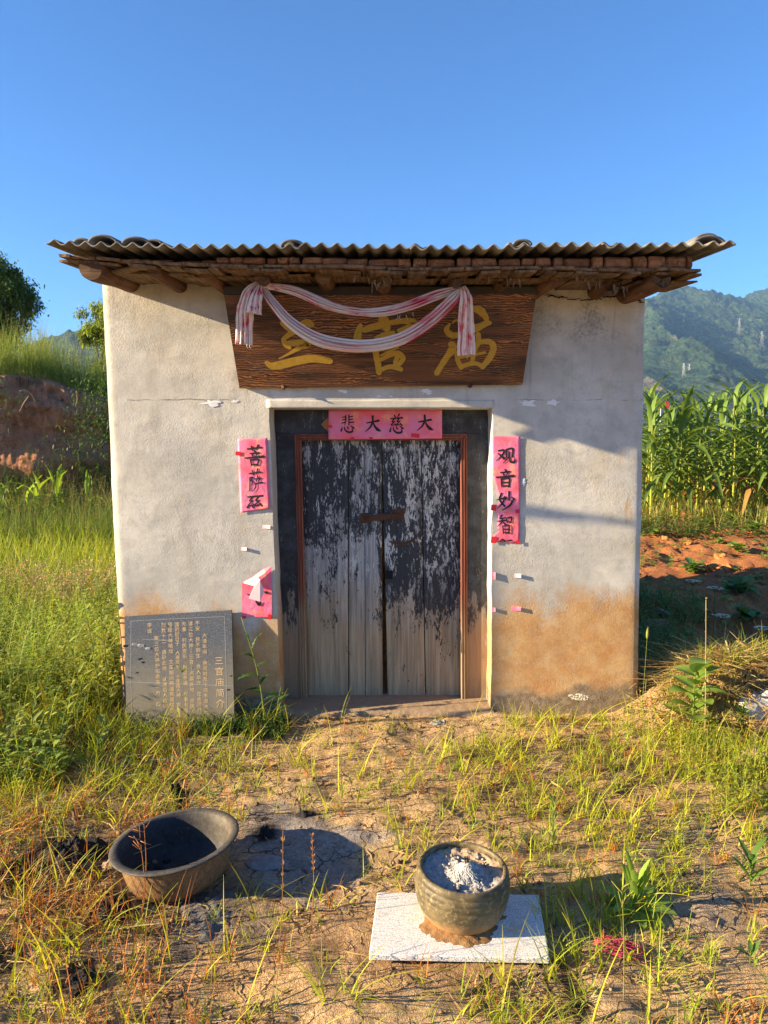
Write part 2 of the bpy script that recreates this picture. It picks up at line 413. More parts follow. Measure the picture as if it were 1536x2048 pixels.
def m_wood(name, a, b, axis=1, sc=60, bd=.004, dark=.5):
    n = NB(name); s = [sc, sc, sc]; s[axis] = sc * .05
    g = n.noise(n.map(n.P, tuple(s)), 1, 6, .65, .5); q = n.noise(n.P, 7, 4, .6)
    c = n.mix(n.mr(g, .3, .7), a, b)
    c = n.mix(n.mr(q, .5, .75, 0, dark), c, tuple(x * .35 for x in a))
    n.bump(g, .7, bd); return n.done(c, .85, 0, .2)

def m_stele():
    n = NB('grey_granite'); x, y, z = n.xyz(n.P)
    v = n.noise(n.P, 330, 2, .6); c = n.ramp(v, [(.36, .02), (.5, (.075, .08, .085)), (.66, (.20, .21, .22))])
    dust = n.mr(n.ma('ADD', z, n.ma('MULTIPLY', n.noise(n.P, 5, 4), .3)), .70, .25, 0, .85)
    c = n.mix(n.ma('MULTIPLY', dust, n.mr(n.noise(n.P, 9, 4, .6), .2, .6, .5, .9)), c, (.20, .17, .115))
    sm = n.ma('MULTIPLY', n.mr(n.noise(n.map(n.P, (1, 1, 1), (0, 0, 5)), 11, 6, .75), .56, .62), n.mr(x, -1.2, -1.38))
    c = n.mix(sm, c, (.03, .035, .045))
    c = n.mix(n.ma('MULTIPLY', n.mr(n.noise(n.P, 26, 5, .8), .62, .7), n.mr(x, -1.15, -1.4, 0, .5)), c, (.32, .32, .33))
    n.bump(v, .2, .001); return n.done(c, n.mr(dust, 0, 1, .35, .8), 0, .5)

def m_granite():
    n = NB('white_granite')
    v = n.noise(n.map(n.P, (1, 2.4, 1), rot=(0, 0, .2)), 190, 3, .75)
    c = n.ramp(v, [(.36, (.05, .055, .07)), (.43, (.32, .33, .35)), (.50, (.70, .70, .69)), (.8, (.80, .79, .77))])
    n2 = n.noise(n.map(n.P, (1, 6, 1), rot=(0, 0, .2)), 30, 5, .7)
    c = n.mix(n.mr(n2, .52, .64, 0, .7), c, (.25, .26, .29))
    c = n.mix(n.mr(n.noise(n.P, 8, 5, .65), .54, .7, 0, .6), c, (.48, .33, .17))
    n.bump(v, .15, .001); return n.done(c, .55, 0, .4)

def m_tint(name, rough=.8, trans=.0, bump=0, sc=60, var=.3, spec=.3, bd=.004, two=None):
    n = NB(name); t = n.att()
    f = n.noise(n.P, sc, 4, .6)
    c = n.mix(1.0, t, n.ramp(f, [(.2, 1 - var), (.8, 1 + var * .6)]), 'MULTIPLY')
    if bump: n.bump(f, bump, bd)
    n.done(c, rough, 0, spec)
    if trans:
        tr = n.t.nodes.new('ShaderNodeBsdfTranslucent')
        n.L(n.mix(1.0, c, (1.25, 1.15, .55), 'MULTIPLY'), tr.inputs[0])
        ms = n.t.nodes.new('ShaderNodeMixShader'); ms.inputs[0].default_value = trans
        n.L(n.b.outputs[0], ms.inputs[1]); n.L(tr.outputs[0], ms.inputs[2]); n.L(ms.outputs[0], n.o.inputs[0])
    return n.m

def m_soil():
    n = NB('soil'); t = n.att(); P_ = n.P
    f1 = n.noise(P_, 5, 6, .65); f2 = n.noise(P_, 55, 5, .7); f3 = n.noise(P_, 260, 3, .6)
    c = n.mix(1., t, n.ramp(f1, [(.3, .72), (.7, 1.25)]), 'MULTIPLY')
    c = n.mix(1., c, n.ramp(f2, [(.3, .6), (.62, 1.2)]), 'MULTIPLY')
    c = n.mix(1., c, n.ramp(f3, [(.35, .65), (.65, 1.2)]), 'MULTIPLY')
    wb = n.t.nodes.new('ShaderNodeVectorMath'); wb.operation = 'ADD'
    nz = n.t.nodes.new('ShaderNodeTexNoise'); nz.inputs['Scale'].default_value = 9; nz.inputs['Detail'].default_value = 4; n.L(P_, nz.inputs[0])
    sc = n.t.nodes.new('ShaderNodeVectorMath'); sc.operation = 'SCALE'; sc.inputs['Scale'].default_value = .16
    n.L(nz.outputs['Color'], sc.inputs[0]); n.L(P_, wb.inputs[0]); n.L(sc.outputs[0], wb.inputs[1])
    cr = n.vor(wb.outputs[0], 7.5, 'DISTANCE_TO_EDGE')
    crk = n.ma('MULTIPLY', n.mr(cr, .03, .008), n.mr(n.noise(P_, 2.3, 3), .45, .56))
    c = n.mix(n.ma('MULTIPLY', crk, .85), c, (.04, .028, .02))
    h = n.ma('ADD', n.ma('MULTIPLY', f2, 1.0), n.ma('MULTIPLY', f3, .35)); h = n.ma('SUBTRACT', h, n.ma('MULTIPLY', crk, .8))
    n.bump(h, .8, .02)
    return n.done(c, .95, 0, .15)

def m_fabric():
    n = NB('faded_red_cloth'); u = n.UV
    st = n.noise(n.map(u, (1.6, 10, 1)), 1, 3, .55, .3); st2 = n.noise(n.map(u, (5, 70, 1)), 1, 4, .7)
    big = n.noise(n.map(u, (5, 2.5, 1)), 1, 3, .6)
    c = n.mix(n.mr(st, .42, .53), (.55, .03, .09), (.76, .55, .54))
    c = n.mix(n.mr(big, .36, .56, 0, .9), c, (.70, .64, .62))
    c = n.mix(n.mr(st, .40, .33, 0, .9), c, (.55, .03, .10))
    c = n.mix(n.mr(st2, .6, .75, 0, .25), c, (.38, .30, .29))
    n.bump(st2, .5, .004); n.done(c, .9, 0, .1); return n.m

def m_roof():
    n = NB('weathered_cement_sheet')
    f = n.noise(n.P, 6, 6, .7); g = n.noise(n.P, 70, 4, .7)
    c = n.mix(n.mr(f, .3, .7), (.085, .08, .072), (.24, .225, .195))
    c = n.mix(n.mr(g, .55, .75, 0, .6), c, (.06, .058, .05)); n.bump(g, .5, .003)
    return n.done(c, .9, 0, .2)
def m_clay():
    n = NB('dried_clay'); f = n.noise(n.P, 14, 5, .6); g = n.noise(n.P, 120, 4, .7)
    c = n.mix(n.mr(f, .3, .7), (.17, .08, .042), (.36, .18, .095))
    cr = n.vor(n.P, 16, 'DISTANCE_TO_EDGE'); ck = n.mr(cr, .02, .004)
    c = n.mix(n.ma('MULTIPLY', ck, n.mr(f, .42, .55)), c, (.03, .015, .01))
    n.bump(n.ma('SUBTRACT', g, ck), .6, .006); return n.done(c, .95, 0, .1)
def m_pot():
    n = NB('glazed_olive_stoneware'); x, y, z = n.xyz(n.P)
    g = n.noise(n.P, 60, 6, .8); b = n.noise(n.P, 9, 4, .6)
    c = n.mix(n.mr(b, .35, .65), (.045, .036, .018), (.13, .10, .05))
    c = n.mix(n.mr(g, .50, .62, 0, .7), c, (.27, .21, .10))
    lo = n.mr(n.ma('ADD', z, n.ma('MULTIPLY', n.noise(n.P, 12, 4), .06)), .105, .05)
    c = n.mix(n.ma('MULTIPLY', lo, .92), c, n.mix(g, (.24, .13, .05), (.42, .25, .11)))
    c = n.mix(n.mr(z, .187, .196, 0, .9), c, n.mix(g, (.16, .115, .08), (.30, .23, .17)))
    n.bump(n.ma('ADD', g, n.noise(n.map(n.P, (6, 6, 130)), 1, 3)), .4, .003)
    return n.done(c, .55, 0, .4)
def m_basin():
    n = NB('sooty_rusted_basin'); t = n.att(); g = n.noise(n.P, 60, 6, .75); b = n.noise(n.P, 8, 4, .6)
    c = n.mix(1., t, n.ramp(g, [(.3, .45), (.7, 1.5)]), 'MULTIPLY')
    n.bump(g, .5, .004); return n.done(c, n.mr(b, .3, .7, .5, .85), 0, .35)
def m_mountain():
    n = NB('forest_slope'); t = n.att(); f = n.noise(n.P, .11, 5, .8); g = n.noise(n.P, .012, 4, .6)
    c = n.mix(1., t, n.ramp(f, [(.38, .25), (.62, 1.9)]), 'MULTIPLY')
    c = n.mix(1., c, n.ramp(g, [(.3, .8), (.7, 1.25)]), 'MULTIPLY')
    n.bump(f, 1., 14); return n.done(c, .95, 0, .1)

MT = {}
MT['plaster'] = m_plaster(); MT['door'] = m_door(); MT['frame'] = m_frame(); MT['trim'] = m_trim()
MT['plaque'] = m_plaque(); MT['paper'] = m_paper(); MT['stele'] = m_stele(); MT['granite'] = m_granite()
MT['gold'] = m_plain('old_gold_paint', (.42, .25, .03), .5, .35, 50, .3, .002)
MT['ink'] = m_plain('black_ink', (.018, .012, .012), .6, .3, 60, 0)
MT['tape'] = m_plain('red_tape', (.62, .02, .035), .45, .2, 30, .2)
MT['back'] = m_plain('pale_paper_back', (.72, .46, .50), .7, .12, 25, .2)
MT['scrap'] = m_plain('white_paper_scrap', (.68, .68, .68), .8, .1, 60, .2)
MT['log'] = m_wood('old_log_wood', (.075, .038, .02), (.20, .10, .05), 1, 45)
MT['logend'] = m_wood('log_end_wood', (.06, .035, .02), (.19, .11, .06), 0, 60)
MT['board'] = m_wood('roof_board_wood', (.07, .042, .022), (.24, .15, .085), 1, 50)
MT['batten'] = m_plain('dark_batten', (.055, .05, .045), .8)
MT['roof'] = m_roof(); MT['clay'] = m_clay(); MT['pot'] = m_pot(); MT['basin'] = m_basin()
MT['soil'] = m_soil(); MT['fabric'] = m_fabric(); MT['mountain'] = m_mountain()
MT['engrave'] = m_plain('engraved_lettering', (.50, .36, .19), .8, .35, 60, 0)
MT['line'] = m_plain('engraved_line', (.30, .31, .31), .8, .2, 60, 0)
MT['rust'] = m_plain('rusty_iron', (.085, .04, .024), .75, .5, 90, .6, .002, .3)
MT['dark'] = m_plain('dark_void', (.008, .008, .009), .9, .2, 20, 0)
MT['ash'] = m_tint('ash', .95, 0, .7, 70, .4, .1, .006)
MT['char'] = m_plain('charred_matter', (.013, .012, .012), .9, .5, 50, .8, .01)
MT['leaf'] = m_tint('leaf', .55, .42, .25, 90, .25, .35, .002)
MT['grass'] = m_tint('grass_blade', .6, .42, 0, 60, .2, .25)
MT['dry'] = m_tint('dry_straw', .8, .2, 0, 60, .25, .2)
MT['bark'] = m_wood('bark', (.06, .045, .03), (.16, .12, .08), 2, 20, .02)
MT['stone'] = m_tint('stone', .9, 0, .6, 45, .4, .2, .01)
MT['plastic'] = m_plain('dusty_white_plastic', (.36, .36, .34), .35, .2, 20, .5, .01, 0, .5)
MT['pylon'] = m_plain('galvanised_steel', (.5, .5, .5), .6, .1, 1, 0)
MT['stick'] = m_plain('incense_stick', (.30, .03, .07), .7, .4, 60, 0)
MT['redsign'] = m_plain('red_board', (.55, .03, .05), .6, .1, 3, 0)
MT['concrete'] = m_plain('sill_concrete', (.26, .19, .125), .95, .3, 25, .8, .008)

# ------------------------------------------------------------------ ground
def axis(fine, mid, outer):
    a = [0.]
    return a
def coords(segs, lim, g=1.25, lo=None):
    lo = lim if lo is None else lo
    """segs: list of (a,b,step) contiguous; grow geometrically to +-lim"""
    c = []
    for a, b, s in segs: c += list(np.arange(a, b - 1e-9, s))
    c.append(segs[-1][1]); s = segs[-1][2]; x = c[-1]
    while x < lim: s *= g; x += s; c.append(x)
    s = segs[0][2]; x = c[0]; L = []
    while x > -lo: s *= g; x -= s; L.append(x)
    return np.array(L[::-1] + c)
xs = coords([(-12, -3, .09), (-3, 3, .02), (3, 12, .06)], 1700, 1.25, 650)
ys = coords([(-2.9, .7, .02), (.7, 4, .05), (4, 13, .09)], 2000, 1.25, 400)
X, Y = np.meshgrid(xs, ys, indexing='ij')
Z = gh(X, Y)
near = sstep(-3.4, -2.6, Y) * sstep(3.0, 1.2, Y) * sstep(4, 3, np.abs(X))
lump = np.clip(fbm(X, Y, 4.5, 5, 21, .62), -2, 2)
bq0 = G(342, 1752); Z = Z - .022 * sstep(.26, .16, np.hypot(X - bq0[0] - .03, Y - bq0[1]))
Z = Z + near * (.010 * lump + .006 * np.abs(fbm(X, Y, 22, 3, 33)))
clod = np.clip(fbm(X, Y, 7, 4, 41, .65), 0, 2)
fieldm = sstep(1.55, 1.9, X) * sstep(.8, 1.5, Y)
Z = Z + fieldm * .05 * clod
Z = np.where(np.hypot(X, Y) > 300, Z.clip(None, 1.2), Z)
col = np.zeros(X.shape + (3,)); col[:] = (.49, .33, .17)
def lay(mask, c):
    global col
    m = np.clip(mask, 0, 1)[..., None]; col = col * (1 - m) + np.array(c) * m
nzc = fbm(X, Y, 1.6, 4, 51)
lay(sstep(-.1, .9, nzc) * .6, (.32, .175, .085))
lay(sstep(0, .9, fbm(X, Y, 2.9, 4, 57)) * .6, (.48, .34, .20))
lay(fieldm, (.42, .165, .06))
lay(fieldm * sstep(-.1, .8, fbm(X, Y, 1.1, 3, 59)) * .6, (.30, .12, .055))
lay(sstep(-1.35, -1.8, X + .35 * nzc) * sstep(-1.0, -.6, Y), (.11, .10, .045))
lay(sstep(2, 5, Y) * sstep(0, -.5, X), (.10, .10, .04))
lay(sstep(12, 14, Y), (.10, .11, .04))
def blob(px, py, r, c, k=.9, s=1):
    g0 = G(px, py); d = np.hypot(X - g0[0], Y - g0[1]) + .35 * r * fbm(X, Y, 5 / (r + .3), 4, s)
    lay(k * sstep(r, r * .45, d), c)
blob(610, 1700, .36, (.27, .25, .235), .85, 3)
blob(560, 1660, .26, (.23, .21, .20), .7, 4)
blob(430, 1830, .26, (.12, .11, .105), .8, 5)
blob(150, 1710, .30, (.055, .045, .04), .85, 6)
blob(60, 1760, .22, (.08, .06, .05), .8, 7)
blob(350, 1595, .10, (.04, .035, .03), .9, 8)
blob(1380, 1790, .30, (.27, .22, .17), .6, 9)
blob(960, 1880, .34, (.24, .13, .06), .7, 12)
for q_, (a_, b_) in enumerate([(1128, 1935), (1136, 1962), (1148, 1990), (1158, 2020)]): blob(a_, b_, .055, (.04, .028, .02), .95, 30 + q_)  # trench shade put into the soil colour, no dip modelled
for q_, (a_, b_, r_) in enumerate([(110, 1690, .14), (170, 1735, .13), (30, 1740, .13), (215, 1830, .10), (160, 1960, .10), (235, 1790, .08), (350, 1600, .08), (530, 1665, .08), (10, 1930, .10), (610, 1625, .07)]): blob(a_, b_, r_, (.022, .018, .017), .97, 40 + q_)
blob(890, 1490, .5, (.33, .24, .14), .6, 10)
blob(1240, 1520, .28, (.13, .095, .06), .6, 11)
S = Soup(); V, F = sheet3(np.stack([X, Y, Z], -1)); S.add(V, F, col.reshape(-1, 3))
mk('ground', S, MT['soil'], kind='structure')

# ------------------------------------------------------------------ hills
def hillfield(name, xs, ys, spurs, bumps, colf):
    X, Y = np.meshgrid(xs, ys, indexing='ij'); Z = np.full(X.shape, -60.)
    Wx = X + 22 * fbm(X, Y, .006, 3, 71); Wy = Y + 22 * fbm(X, Y, .006, 3, 73)
    for (a, b, sl) in spurs:
        a = np.array(a, float); b = np.array(b, float); d = b[:2] - a[:2]; L2 = (d ** 2).sum()
        t = np.clip(((Wx - a[0]) * d[0] + (Wy - a[1]) * d[1]) / L2, 0, 1)
        dist = np.hypot(Wx - a[0] - t * d[0], Wy - a[1] - t * d[1])
        h = a[2] + (b[2] - a[2]) * t - sl * dist
        k = 10.; Z = np.logaddexp(Z / k, h / k) * k
    Z = Z + 7 * fbm(X, Y, .014, 4, 75) 
    lift = sstep(-30, 20, Z)
    cell = fbm(X, Y, bumps, 2, 77, .6)
    Z = Z + lift * 5.5 * np.abs(cell)
    Z = np.maximum(Z, -40)
    S = Soup(); V, F = sheet3(np.stack([X, Y, Z], -1)); S.add(V, F, colf(X, Y, Z).reshape(-1, 3))
    return mk(name, S, MT['mountain'], kind='structure')
def T3(px, py, Y): return tuple(P(px, py, Y))
def mcol(X, Y, Z):
    c = np.zeros(X.shape + (3,)); c[:] = (.035, .062, .026)
    m = sstep(.1, .8, fbm(X, Y, .02, 4, 81))[..., None]; c = c * (1 - m) + np.array((.06, .085, .033)) * m
    k = (sstep(.75, .95, fbm(X, Y * .6, .018, 4, 83)) * sstep(230, 60, Z) * .8)[..., None]; c = c * (1 - k) + np.array((.36, .29, .21)) * k
    return c
def mx(a, b, s, lim): return coords([(a, b, s)], lim, 1.3, 500)
xsm = mx(430, 1000, 2.6, 1700); ysm = np.concatenate([[560, 600, 640], np.arange(660, 1700, 3.2), np.arange(1700, 2600, 40)])
p0 = T3(1290, 607, 1400); pk = T3(1372, 569, 1620); sad = T3(1468, 596, 1750); rt = T3(1545, 580, 1900)
spurs = [
    (p0, T3(1395, 690, 1050), .85), (T3(1395, 690, 1050), T3(1465, 795, 830), .75),
    (pk, sad, .6), (sad, rt, .6), (rt, T3(1900, 520, 2300), .6), (pk, p0, .62), (p0, T3(1050, 620, 1500), .6), (T3(1050, 620, 1500), T3(700, 640, 1900), .6),
    (sad, T3(1500, 690, 1300), .75), (T3(1500, 690, 1300), T3(1600, 790, 900), .6),
    (rt, T3(1620, 640, 1500), .6), (T3(1340, 640, 1250), T3(1300, 760, 900), .6), (T3(1300, 760, 900), T3(1320, 830, 750), .6)]
hillfield('mountain', xsm, ysm, spurs, .11, mcol)
# the far hill on the left
xsl = mx(-700, -250, 4, 300); ysl = np.concatenate([[600, 660], np.arange(700, 1250, 5), np.arange(1250, 1900, 60)])
hillfield('hill', xsl, ysl, [(T3(225, 655, 1000), T3(330, 640, 1150), .5), (T3(225, 655, 1000), T3(-40, 760, 950), .5), (T3(330, 640, 1150), T3(600, 700, 1400), .5),
    (T3(200, 662, 1000), T3(240, 760, 860), .5)], .11, lambda X, Y, Z: np.zeros(X.shape + (3,)) + np.array((.05, .08, .03)))

# ------------------------------------------------------------------ earth bank on the left
bpath = cat_rom([(-30, 3.5), (-20, 5.8), (-14, 7.0), (-9, 7.6), (-6.6, 7.9), (-5.2, 8.6), (-4.2, 10.5), (-3.4, 15), (-3, 24), (-2, 45)], 1100)
tg = np.gradient(bpath, axis=0); tg /= np.linalg.norm(tg, axis=1)[:, None]; bnrm = np.stack([-tg[:, 1], tg[:, 0]], 1)
bprof = [(-1.6, -.15), (-1.15, .05), (-.85, .3)] + [(-.85 + .62 * t + .05 * math.sin(t * 9), .3 + 1.25 * t) for t in np.linspace(.05, .95, 20)] \
     + [(-.18 + .04 * math.sin(t * 7), 1.55 + .80 * t) for t in np.linspace(0, .95, 16)] + [(-.05, 2.38), (.1, 2.44), (.5, 2.48), (1.2, 2.52), (2.5, 2.58), (5, 2.7), (10, 2.9), (25, 3.4), (60, 4.4)]
bprof = np.array(bprof)
U_, Vv = np.meshgrid(np.arange(len(bpath)), np.arange(len(bprof)), indexing='ij')
barc = np.concatenate([[0], np.cumsum(np.linalg.norm(np.diff(bpath, axis=0), axis=1))])
A_ = barc[U_]; o_ = bprof[Vv, 0]; z_ = bprof[Vv, 1]
cl = sstep(-1.3, -.8, o_) * sstep(.3, .0, o_)
top_und = .16 * fbm(A_, z_ * 0, .5, 3, 91) - .35 * sstep(-6.2, -5.0, bpath[U_, 0]) * sstep(14, 9, bpath[U_, 1])
rel = sstep(-.1, .7, z_) * .17 * fbm(A_, z_ * 1.6, 1.1, 6, 93, .62) + .07 * fbm(A_ * 3.5, z_ * 1.5, 2.6, 3, 95) * sstep(1.2, 1.8, z_) - .13 * sstep(1.5, 1.7, z_) * sstep(2.35, 1.9, z_)
o2 = o_ + rel * cl
zz = .30 + z_ + top_und * sstep(.8, 2.3, z_) + .03 * fbm(A_, o_, 1.5, 3, 97) * (o_ > 0)
px_ = bpath[U_, 0] + bnrm[U_, 0] * o2; py_ = bpath[U_, 1] + bnrm[U_, 1] * o2
bc = np.zeros(px_.shape + (3,)); bc[:] = (.42, .19, .105)
m = sstep(-.2, .8, fbm(A_, z_, 1.4, 4, 99))[..., None]; bc = bc * (1 - m) + np.array((.32, .135, .072)) * m
m = (sstep(.0, .35, o_))[..., None]; bc = bc * (1 - m) + np.array((.09, .10, .04)) * m
S = Soup(); V, F = sheet3(np.stack([px_, py_, zz], -1)); S.add(V, F[:, ::-1], bc.reshape(-1, 3)); mk('earth_bank', S, MT['soil'], kind='structure')
def bank_point(a, o):  # a = arc param index (float), o = offset back
    i = int(a * 1100 / 260); p = bpath[i] + bnrm[i] * o
    z = .30 + np.interp(o, bprof[-9:, 0], bprof[-9:, 1]) + .16 * float(fbm(barc[i], 0, .5, 3, 91)) - .35 * float(sstep(-6.2, -5.0, bpath[i, 0]) * sstep(14, 9, bpath[i, 1]))
    return np.array((p[0], p[1], z))

# ------------------------------------------------------------------ house
house = thing('temple_house', 'small grey plastered temple house with corrugated roof and old black double door', 'building')
SL = .087
zt = 2.55
zr = lambda Y: SL * (Y + .6)
TLp, TRp, BLp, BRp = P(203, 575, 0), P(1291, 585, 0), P(246, 1440, 0), P(1276, 1425, 0)
OTL, OTR, OBR, OBL = P(538, 818, 0), P(985, 815, 0), P(983, 1412, 0), P(561, 1412, 0)
def edge(a, b): return lambda z: b[0] + (a[0] - b[0]) * (z - b[2]) / (a[2] - b[2])
xL, xR, xoL, xoR = edge(TLp, BLp), edge(TRp, BRp), edge(OTL, OBL), edge(OTR, OBR)
zl = (OTL[2] + OTR[2]) / 2
zrow = np.concatenate([np.linspace(-.12, zl, 90), np.linspace(zl, zt, 40)[1:]]); nlow = 89
nA, nM, nB_ = 46, 60, 46
V = []; 
for z in zrow:
    a, b, c_, d = xL(z), xoL(z), xoR(z), xR(z)
    V.append(np.concatenate([np.linspace(a, b, nA + 1), np.linspace(b, c_, nM + 1)[1:], np.linspace(c_, d, nB_ + 1)[1:]]))
Vx = np.array(V); Vz = np.repeat(zrow[:, None], Vx.shape[1], 1)
nz = .005 * fbm(Vx, Vz, 1.6, 2, 5) + .0006 * fbm(Vx, Vz, 14, 3, 6)
def wally(x, z): return .005 * fbm(x, z, 1.6, 2, 5) + .0006 * fbm(x, z, 14, 3, 6)
dl = np.minimum(np.abs(Vx - Vx[:, :1]), np.abs(Vx - Vx[:, -1:]))
Vy = nz + .012 * np.exp(-dl / .012)
Vx[:, 0] += .0025 * fbm(Vz[:, 0], Vz[:, 0] * 0, 5, 4, 8); Vx[:, -1] += .0025 * fbm(Vz[:, 0], Vz[:, 0] * 0 + 5, 5, 4, 9)
Vx[:, nA] += .003 * fbm(Vz[:, 0], Vz[:, 0] * 0 + 9, 7, 3, 9); Vx[:, nA + nM] += .003 * fbm(Vz[:, 0], Vz[:, 0] * 0 + 15, 7, 3, 9)
nc = Vx.shape[1]; Pts = np.stack([Vx, Vy, Vz], -1)
F = grid(len(zrow) - 1, nc - 1)
i = F[:, 0] // nc; j = F[:, 0] % nc
F = F[~((i < nlow) & (j >= nA) & (j < nA + nM))][:, ::-1]
S = Soup(); S.add(Pts.reshape(-1, 3), F)
# reveals of the door opening, and returns at both corners (butted, one wall shell)
def strip(line, dy, flip=False):
    A = line; B = line.copy(); B[:, 1] = dy
    n = len(A); f = np.array([(k, k + 1, n + k + 1, n + k) for k in range(n - 1)])
    S.add(np.concatenate([A, B]), f if flip else f[:, ::-1])
strip(Pts[:nlow + 1, nA].copy(), .40, True); strip(Pts[:nlow + 1, nA + nM].copy(), .40)
strip(Pts[nlow, nA:nA + nM + 1].copy(), .40, True)
mk('front_wall', S, MT['plaster'], house)
def sidewall(line, sgn):
    S = Soup(); yy = np.linspace(0, 2.7, 60); n = len(line)
    Pt = np.repeat(line[:, None, :], 60, 1); Pt[:, :, 1] = np.maximum(yy[None], line[:, None, 1]); Pt[:, 1:, 0] += sgn * .004 * fbm(Pt[:, 1:, 1], Pt[:, 1:, 2], 3, 4, 12)
    V, F = sheet3(Pt); S.add(V, F if sgn > 0 else F[:, ::-1]); mk('side_wall', S, MT['plaster'], house)
sidewall(Pts[:, 0].copy(), -1); sidewall(Pts[:, -1].copy(), 1)
S = Soup(); S.add(*box((0, 2.75, 1.25), (3.02, .1, 2.7))); mk('back_wall', S, MT['plaster'], house, False)
S = Soup(); S.add(*box((0, 1.5, .01), (2.9, 2.4, .04))); mk('floor', S, MT['concrete'], house, False)
# rendered lintel strip, 6 mm proud
a, b = P(533, 800, 0), P(988, 803, 0)
xx = np.linspace(a[0], b[0], 50); rows = np.linspace(zl + .001, a[2], 6)
Pt = np.array([[(x, float(wally(x, z)) - .0045 + .0015 * float(fbm(x, z, 9, 3, 3)), z + (.004 * float(fbm(x, 0, 8, 3, 2)) if k == 5 else 0)) for x in xx] for k, z in enumerate(rows)])
V, F = slab(Pt, .03, (0, -1, 0)); S = Soup(); S.add(V, F[:, ::-1]); mk('lintel', S, MT['plaster'], house)
# crack running under the eaves at right
pts = [(1075, 583), (1100, 592), (1130, 597), (1165, 600), (1200, 597), (1225, 592), (1250, 592), (1268, 596), (1289, 606)]
S = Soup()
for k in range(len(pts) - 1):
    for q in range(4):
        p = np.array(P(pts[k][0] + (pts[k + 1][0] - pts[k][0]) * q / 4, pts[k][1] + (pts[k + 1][1] - pts[k][1]) * q / 4 + random.uniform(-2, 2), -.007))
        wv = random.uniform(.002, .007); S.add(*box(p, (.026, .006, wv), rotm(0, random.uniform(-.4, .4), 0)))
mk('wall_crack', S, MT['dark'], house, False)

# roof sheets
edge_px = [(90, 480), (150, 485), (250, 488), (400, 491), (560, 491), (768, 493), (1000, 492), (1200, 491), (1330, 489), (1420, 487), (1472, 485)]
ez = np.array([(P(a, b, -.64)[0], P(a, b, -.64)[2]) for a, b in edge_px])
pitch = .0735
def sheet(x0, x1, lift, y0, y1, name='roof_sheet'):
    n = int((x1 - x0) / pitch * 10); xx = np.linspace(x0, x1, n + 1); yy = np.linspace(y0, y1, 22)
    XX, YY = np.meshgrid(xx, yy, indexing='ij')
    ZZ = np.interp(XX, ez[:, 0], ez[:, 1]) + .0105 * np.cos(XX / pitch * 2 * math.pi) + SL * (YY + .64) + lift
    ZZ += .003 * fbm(XX, YY, 1.5, 3, int(x0 * 10) + 40)
    YY = YY + .006 * vn(XX * 3, XX * 0, 3) * (YY < y0 + .01)
    dzdx = -.0105 * 2 * math.pi / pitch * np.sin(XX / pitch * 2 * math.pi)
    nx = -dzdx; nn = np.sqrt(nx ** 2 + 1); N = np.stack([nx / nn, 0 * nx, 1 / nn], -1)
    A = np.stack([XX, YY, ZZ], -1); B = A - N * .0065
    nu, nv = A.shape[0] - 1, A.shape[1] - 1; f = grid(nu, nv); m = A.shape[0] * A.shape[1]
    idx = np.arange(m).reshape(nu + 1, nv + 1); ring = np.concatenate([idx[:, 0], idx[-1, 1:], idx[-2::-1, -1], idx[0, -2:0:-1]]); r2 = np.roll(ring, -1)
    S = Soup(); S.add(np.concatenate([A.reshape(-1, 3), B.reshape(-1, 3)]), np.concatenate([f, f[:, ::-1] + m, np.stack([r2, ring, ring + m, r2 + m], -1)]))
    return mk(name, S, MT['roof'], house)
X0, X1 = ez[0, 0], ez[-1, 0]
js = [X0, P(600, 490, -.64)[0], P(852, 490, -.64)[0], P(1050, 490, -.64)[0], P(1235, 490, -.64)[0], X1]
for k in range(5):
    a = js[k] - (.075 if k else 0); b = js[k + 1]
    sheet(a, b, .0085 * (k % 2), -.64 + (.012 if k % 2 else 0), 2.9)

# loose curved tiles weighting the sheets (things)
def arched_tile(px, py, Y, wd, hgt, ln, label, rz=0, lift=.0):
    p = P(px, py, Y); t = thing('roof_tile', label, 'roof tile', tuple(p), 'curved tiles weighting the roof edge')
    an = np.linspace(math.pi * .04, math.pi * .96, 14); yy = np.linspace(0, ln, 5)
    Pt = np.array([[(-math.cos(q) * wd / 2 * (1 + .06 * y), y, math.sin(q) * hgt - .01) for q in an] for y in yy])
    n_ = np.array([[(-math.cos(q), 0, math.sin(q)) for q in an] for y in yy]); n_ /= np.linalg.norm(n_, axis=-1)[..., None]
    A = Pt; B = Pt - n_ * .012; m = A.shape[0] * A.shape[1]; nu, nv = A.shape[0] - 1, A.shape[1] - 1; f = grid(nu, nv)
    idx = np.arange(m).reshape(nu + 1, nv + 1); ring = np.concatenate([idx[:, 0], idx[-1, 1:], idx[-2::-1, -1], idx[0, -2:0:-1]]); r2 = np.roll(ring, -1)
    V = np.concatenate([A.reshape(-1, 3), B.reshape(-1, 3)]) @ rotm(R(5), 0, rz).T + p
    S = Soup(); S.add(V, np.concatenate([f[:, ::-1], f + m, np.stack([ring, r2, r2 + m, ring + m], -1)])); mk('tile_shell', S, MT['roof'], t)
arched_tile(163, 483, -.50, .09, .028, .25, 'small pale curved tile lying leftmost on the roof edge')
arched_tile(205, 483, -.53, .15, .043, .3, 'dark arched tile at the left roof corner, left of its similar neighbour')
arched_tile(272, 484, -.53, .14, .036, .3, 'dark arched tile on the roof above the first log gap, right of the other arched tile', .1)
arched_tile(305, 484, -.45, .10, .026, .3, 'thin curved tile tucked against the right side of the arched roof tile pair', -.1)
arched_tile(1420, 487, -.50, .17, .05, .32, 'large dark curved tile on the right roof corner', .05)
arched_tile(1414, 482, -.40, .13, .05, .32, 'smaller curved tile stacked over the large one at the right roof corner', -.05)
